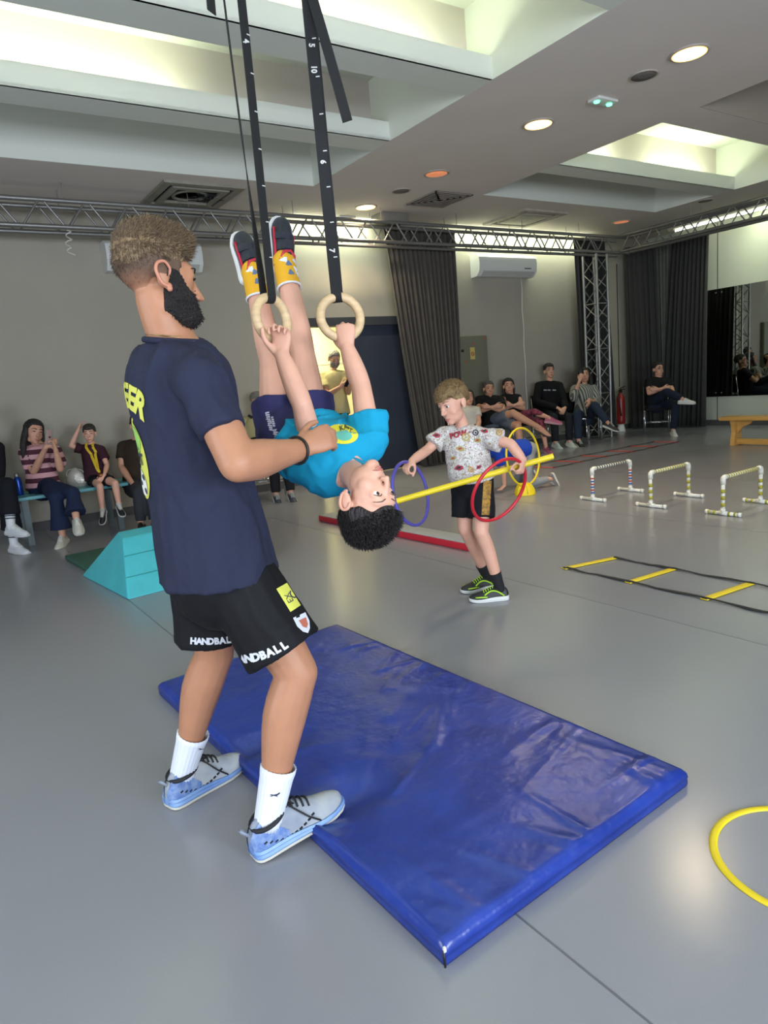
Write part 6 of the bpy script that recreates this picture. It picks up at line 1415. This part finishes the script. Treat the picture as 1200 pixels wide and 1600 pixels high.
strap_mesh(pts, cv(.3, 1, 0), .035, .002).build('shoulder_strap', M_STRAP, r_)
tag(MB().box(W(412, 694, 8.55), (.34, .12, .20), frame(cv(1, .1, .3), CF), bev=.04).build('shoulder_bag', cloth('bag_black', '#161616', .3, 10), None, True), 'black bag on the lap of the seated older man', 'bag')
p_ = W(413, 722, 8.95); chair((p_.x, p_.y+.03, 0), PI-.3, 'grey-legged chair under the seated older man')
# older man standing in the doorway with phone
r_, b_, J_ = sit('bearded older man in cream T-shirt standing in the doorway with phone', dict(hf=cv(.35, -.55, .75), FL=cv(.4, -.4, .8), FR=cv(.2, -.4, .9), handL=(cv(.2, .6, .3), cv(-.5, .3, .3), (.6, .1, .3)), handR=(cv(.85, .4, .3), cv(.1, .3, -.6), (.6, .1, .3)), PL=cv(.9, 0, .4)), 10.45,
    dict(P=(527, 648, 0), N=(521, 584, 0), H=(523, 563, -.03), SL=(540, 592, -.05), SR=(506, 592, .02), EL=(545, 618, -.12), ER=(512, 622, -.15), WL=(545, 605, -.35), WR=(533, 609, -.35), KL=(533, 694, -.03), KR=(521, 695, -.02), AL=(536, 737, .02), AR=(522, 739, .02)),
    dict(skin=SKIN_O, shirt=cloth('cream_tee', '#a89d72', .4, 8), sleeve=.65, ease=.02, pants=cloth('olive_trousers', '#3b362c', .4, 9), plen=1.95, build=1.05, hair=(HAIR['grey'], dict(top=.010, side=.006, back=.006, line=.6)), brow=HAIR['grey'], shoes=(M_BLACK, M_BLACK, M_BLACK)), group=None)
hd_ = J_['_head']
def obeard(l, f, u):
    hz = math.atan2(f, abs(l))/(PI/2); return -.008+.022*(1-sstep(-.45, -.35, u))*sstep(.2, .4, hz)*sstep(-.97, -.9, u)
hd_.shell(b_, obeard, 'beard', HAIR['grey'], r_, 48, 36, rough=.003)
phone(W(543, 597, 10.02), frame(cv(.6, 0, -.8), cv(.5, -.4, .4)), 'black phone in the hands of the man in the doorway', mat('phone_black', '#101012', .3))
# bottle and handbag on the bench
bo = thing('water_bottle', 'blue metal water bottle standing on the turquoise bench', 'bottle', V((.80, 8.08, .503)))
cb_ = bo.location.copy()
MB().lathe([(.035, 0), (.037, .01), (.037, .155), (.030, .18), (.022, .19)], cb_, 20).build('bottle_body', mat('bottle_blue', '#1e48a0', .25, .5), bo, True)
MB().lathe([(.021, .188), (.022, .20), (.022, .225), (.016, .23)], cb_, 16).build('bottle_cap', M_ALU, bo, True)
hb_ = thing('handbag', 'small silver-grey handbag on the bench beside the boy', 'handbag', V((1.37, 8.10, .503))); c_ = hb_.location.copy()
MBAG = mat('bag_silver', '#b9b4a8', .35, .3, bump=.3, bs=30)
mb_ = MB(); chain(mb_, [c_+V((0, 0, .0)), c_+V((0, 0, .06)), c_+V((0, 0, .15)), c_+V((0, 0, .19))], [(.09, .045), (.115, .055), (.075, .04), (.03, .02)], side=CR, n=20, flat=(1, 0)); mb_.build('bag_body', MBAG, hb_, True)
for q in (-1, 1): MB().tube(arc(c_+CR*q*.04+V((0, 0, .13)), CR, V((0, 0, 1)), .06, -.6, PI+.6, 20), .006, 8).build('bag_handle', MBAG, hb_, True)
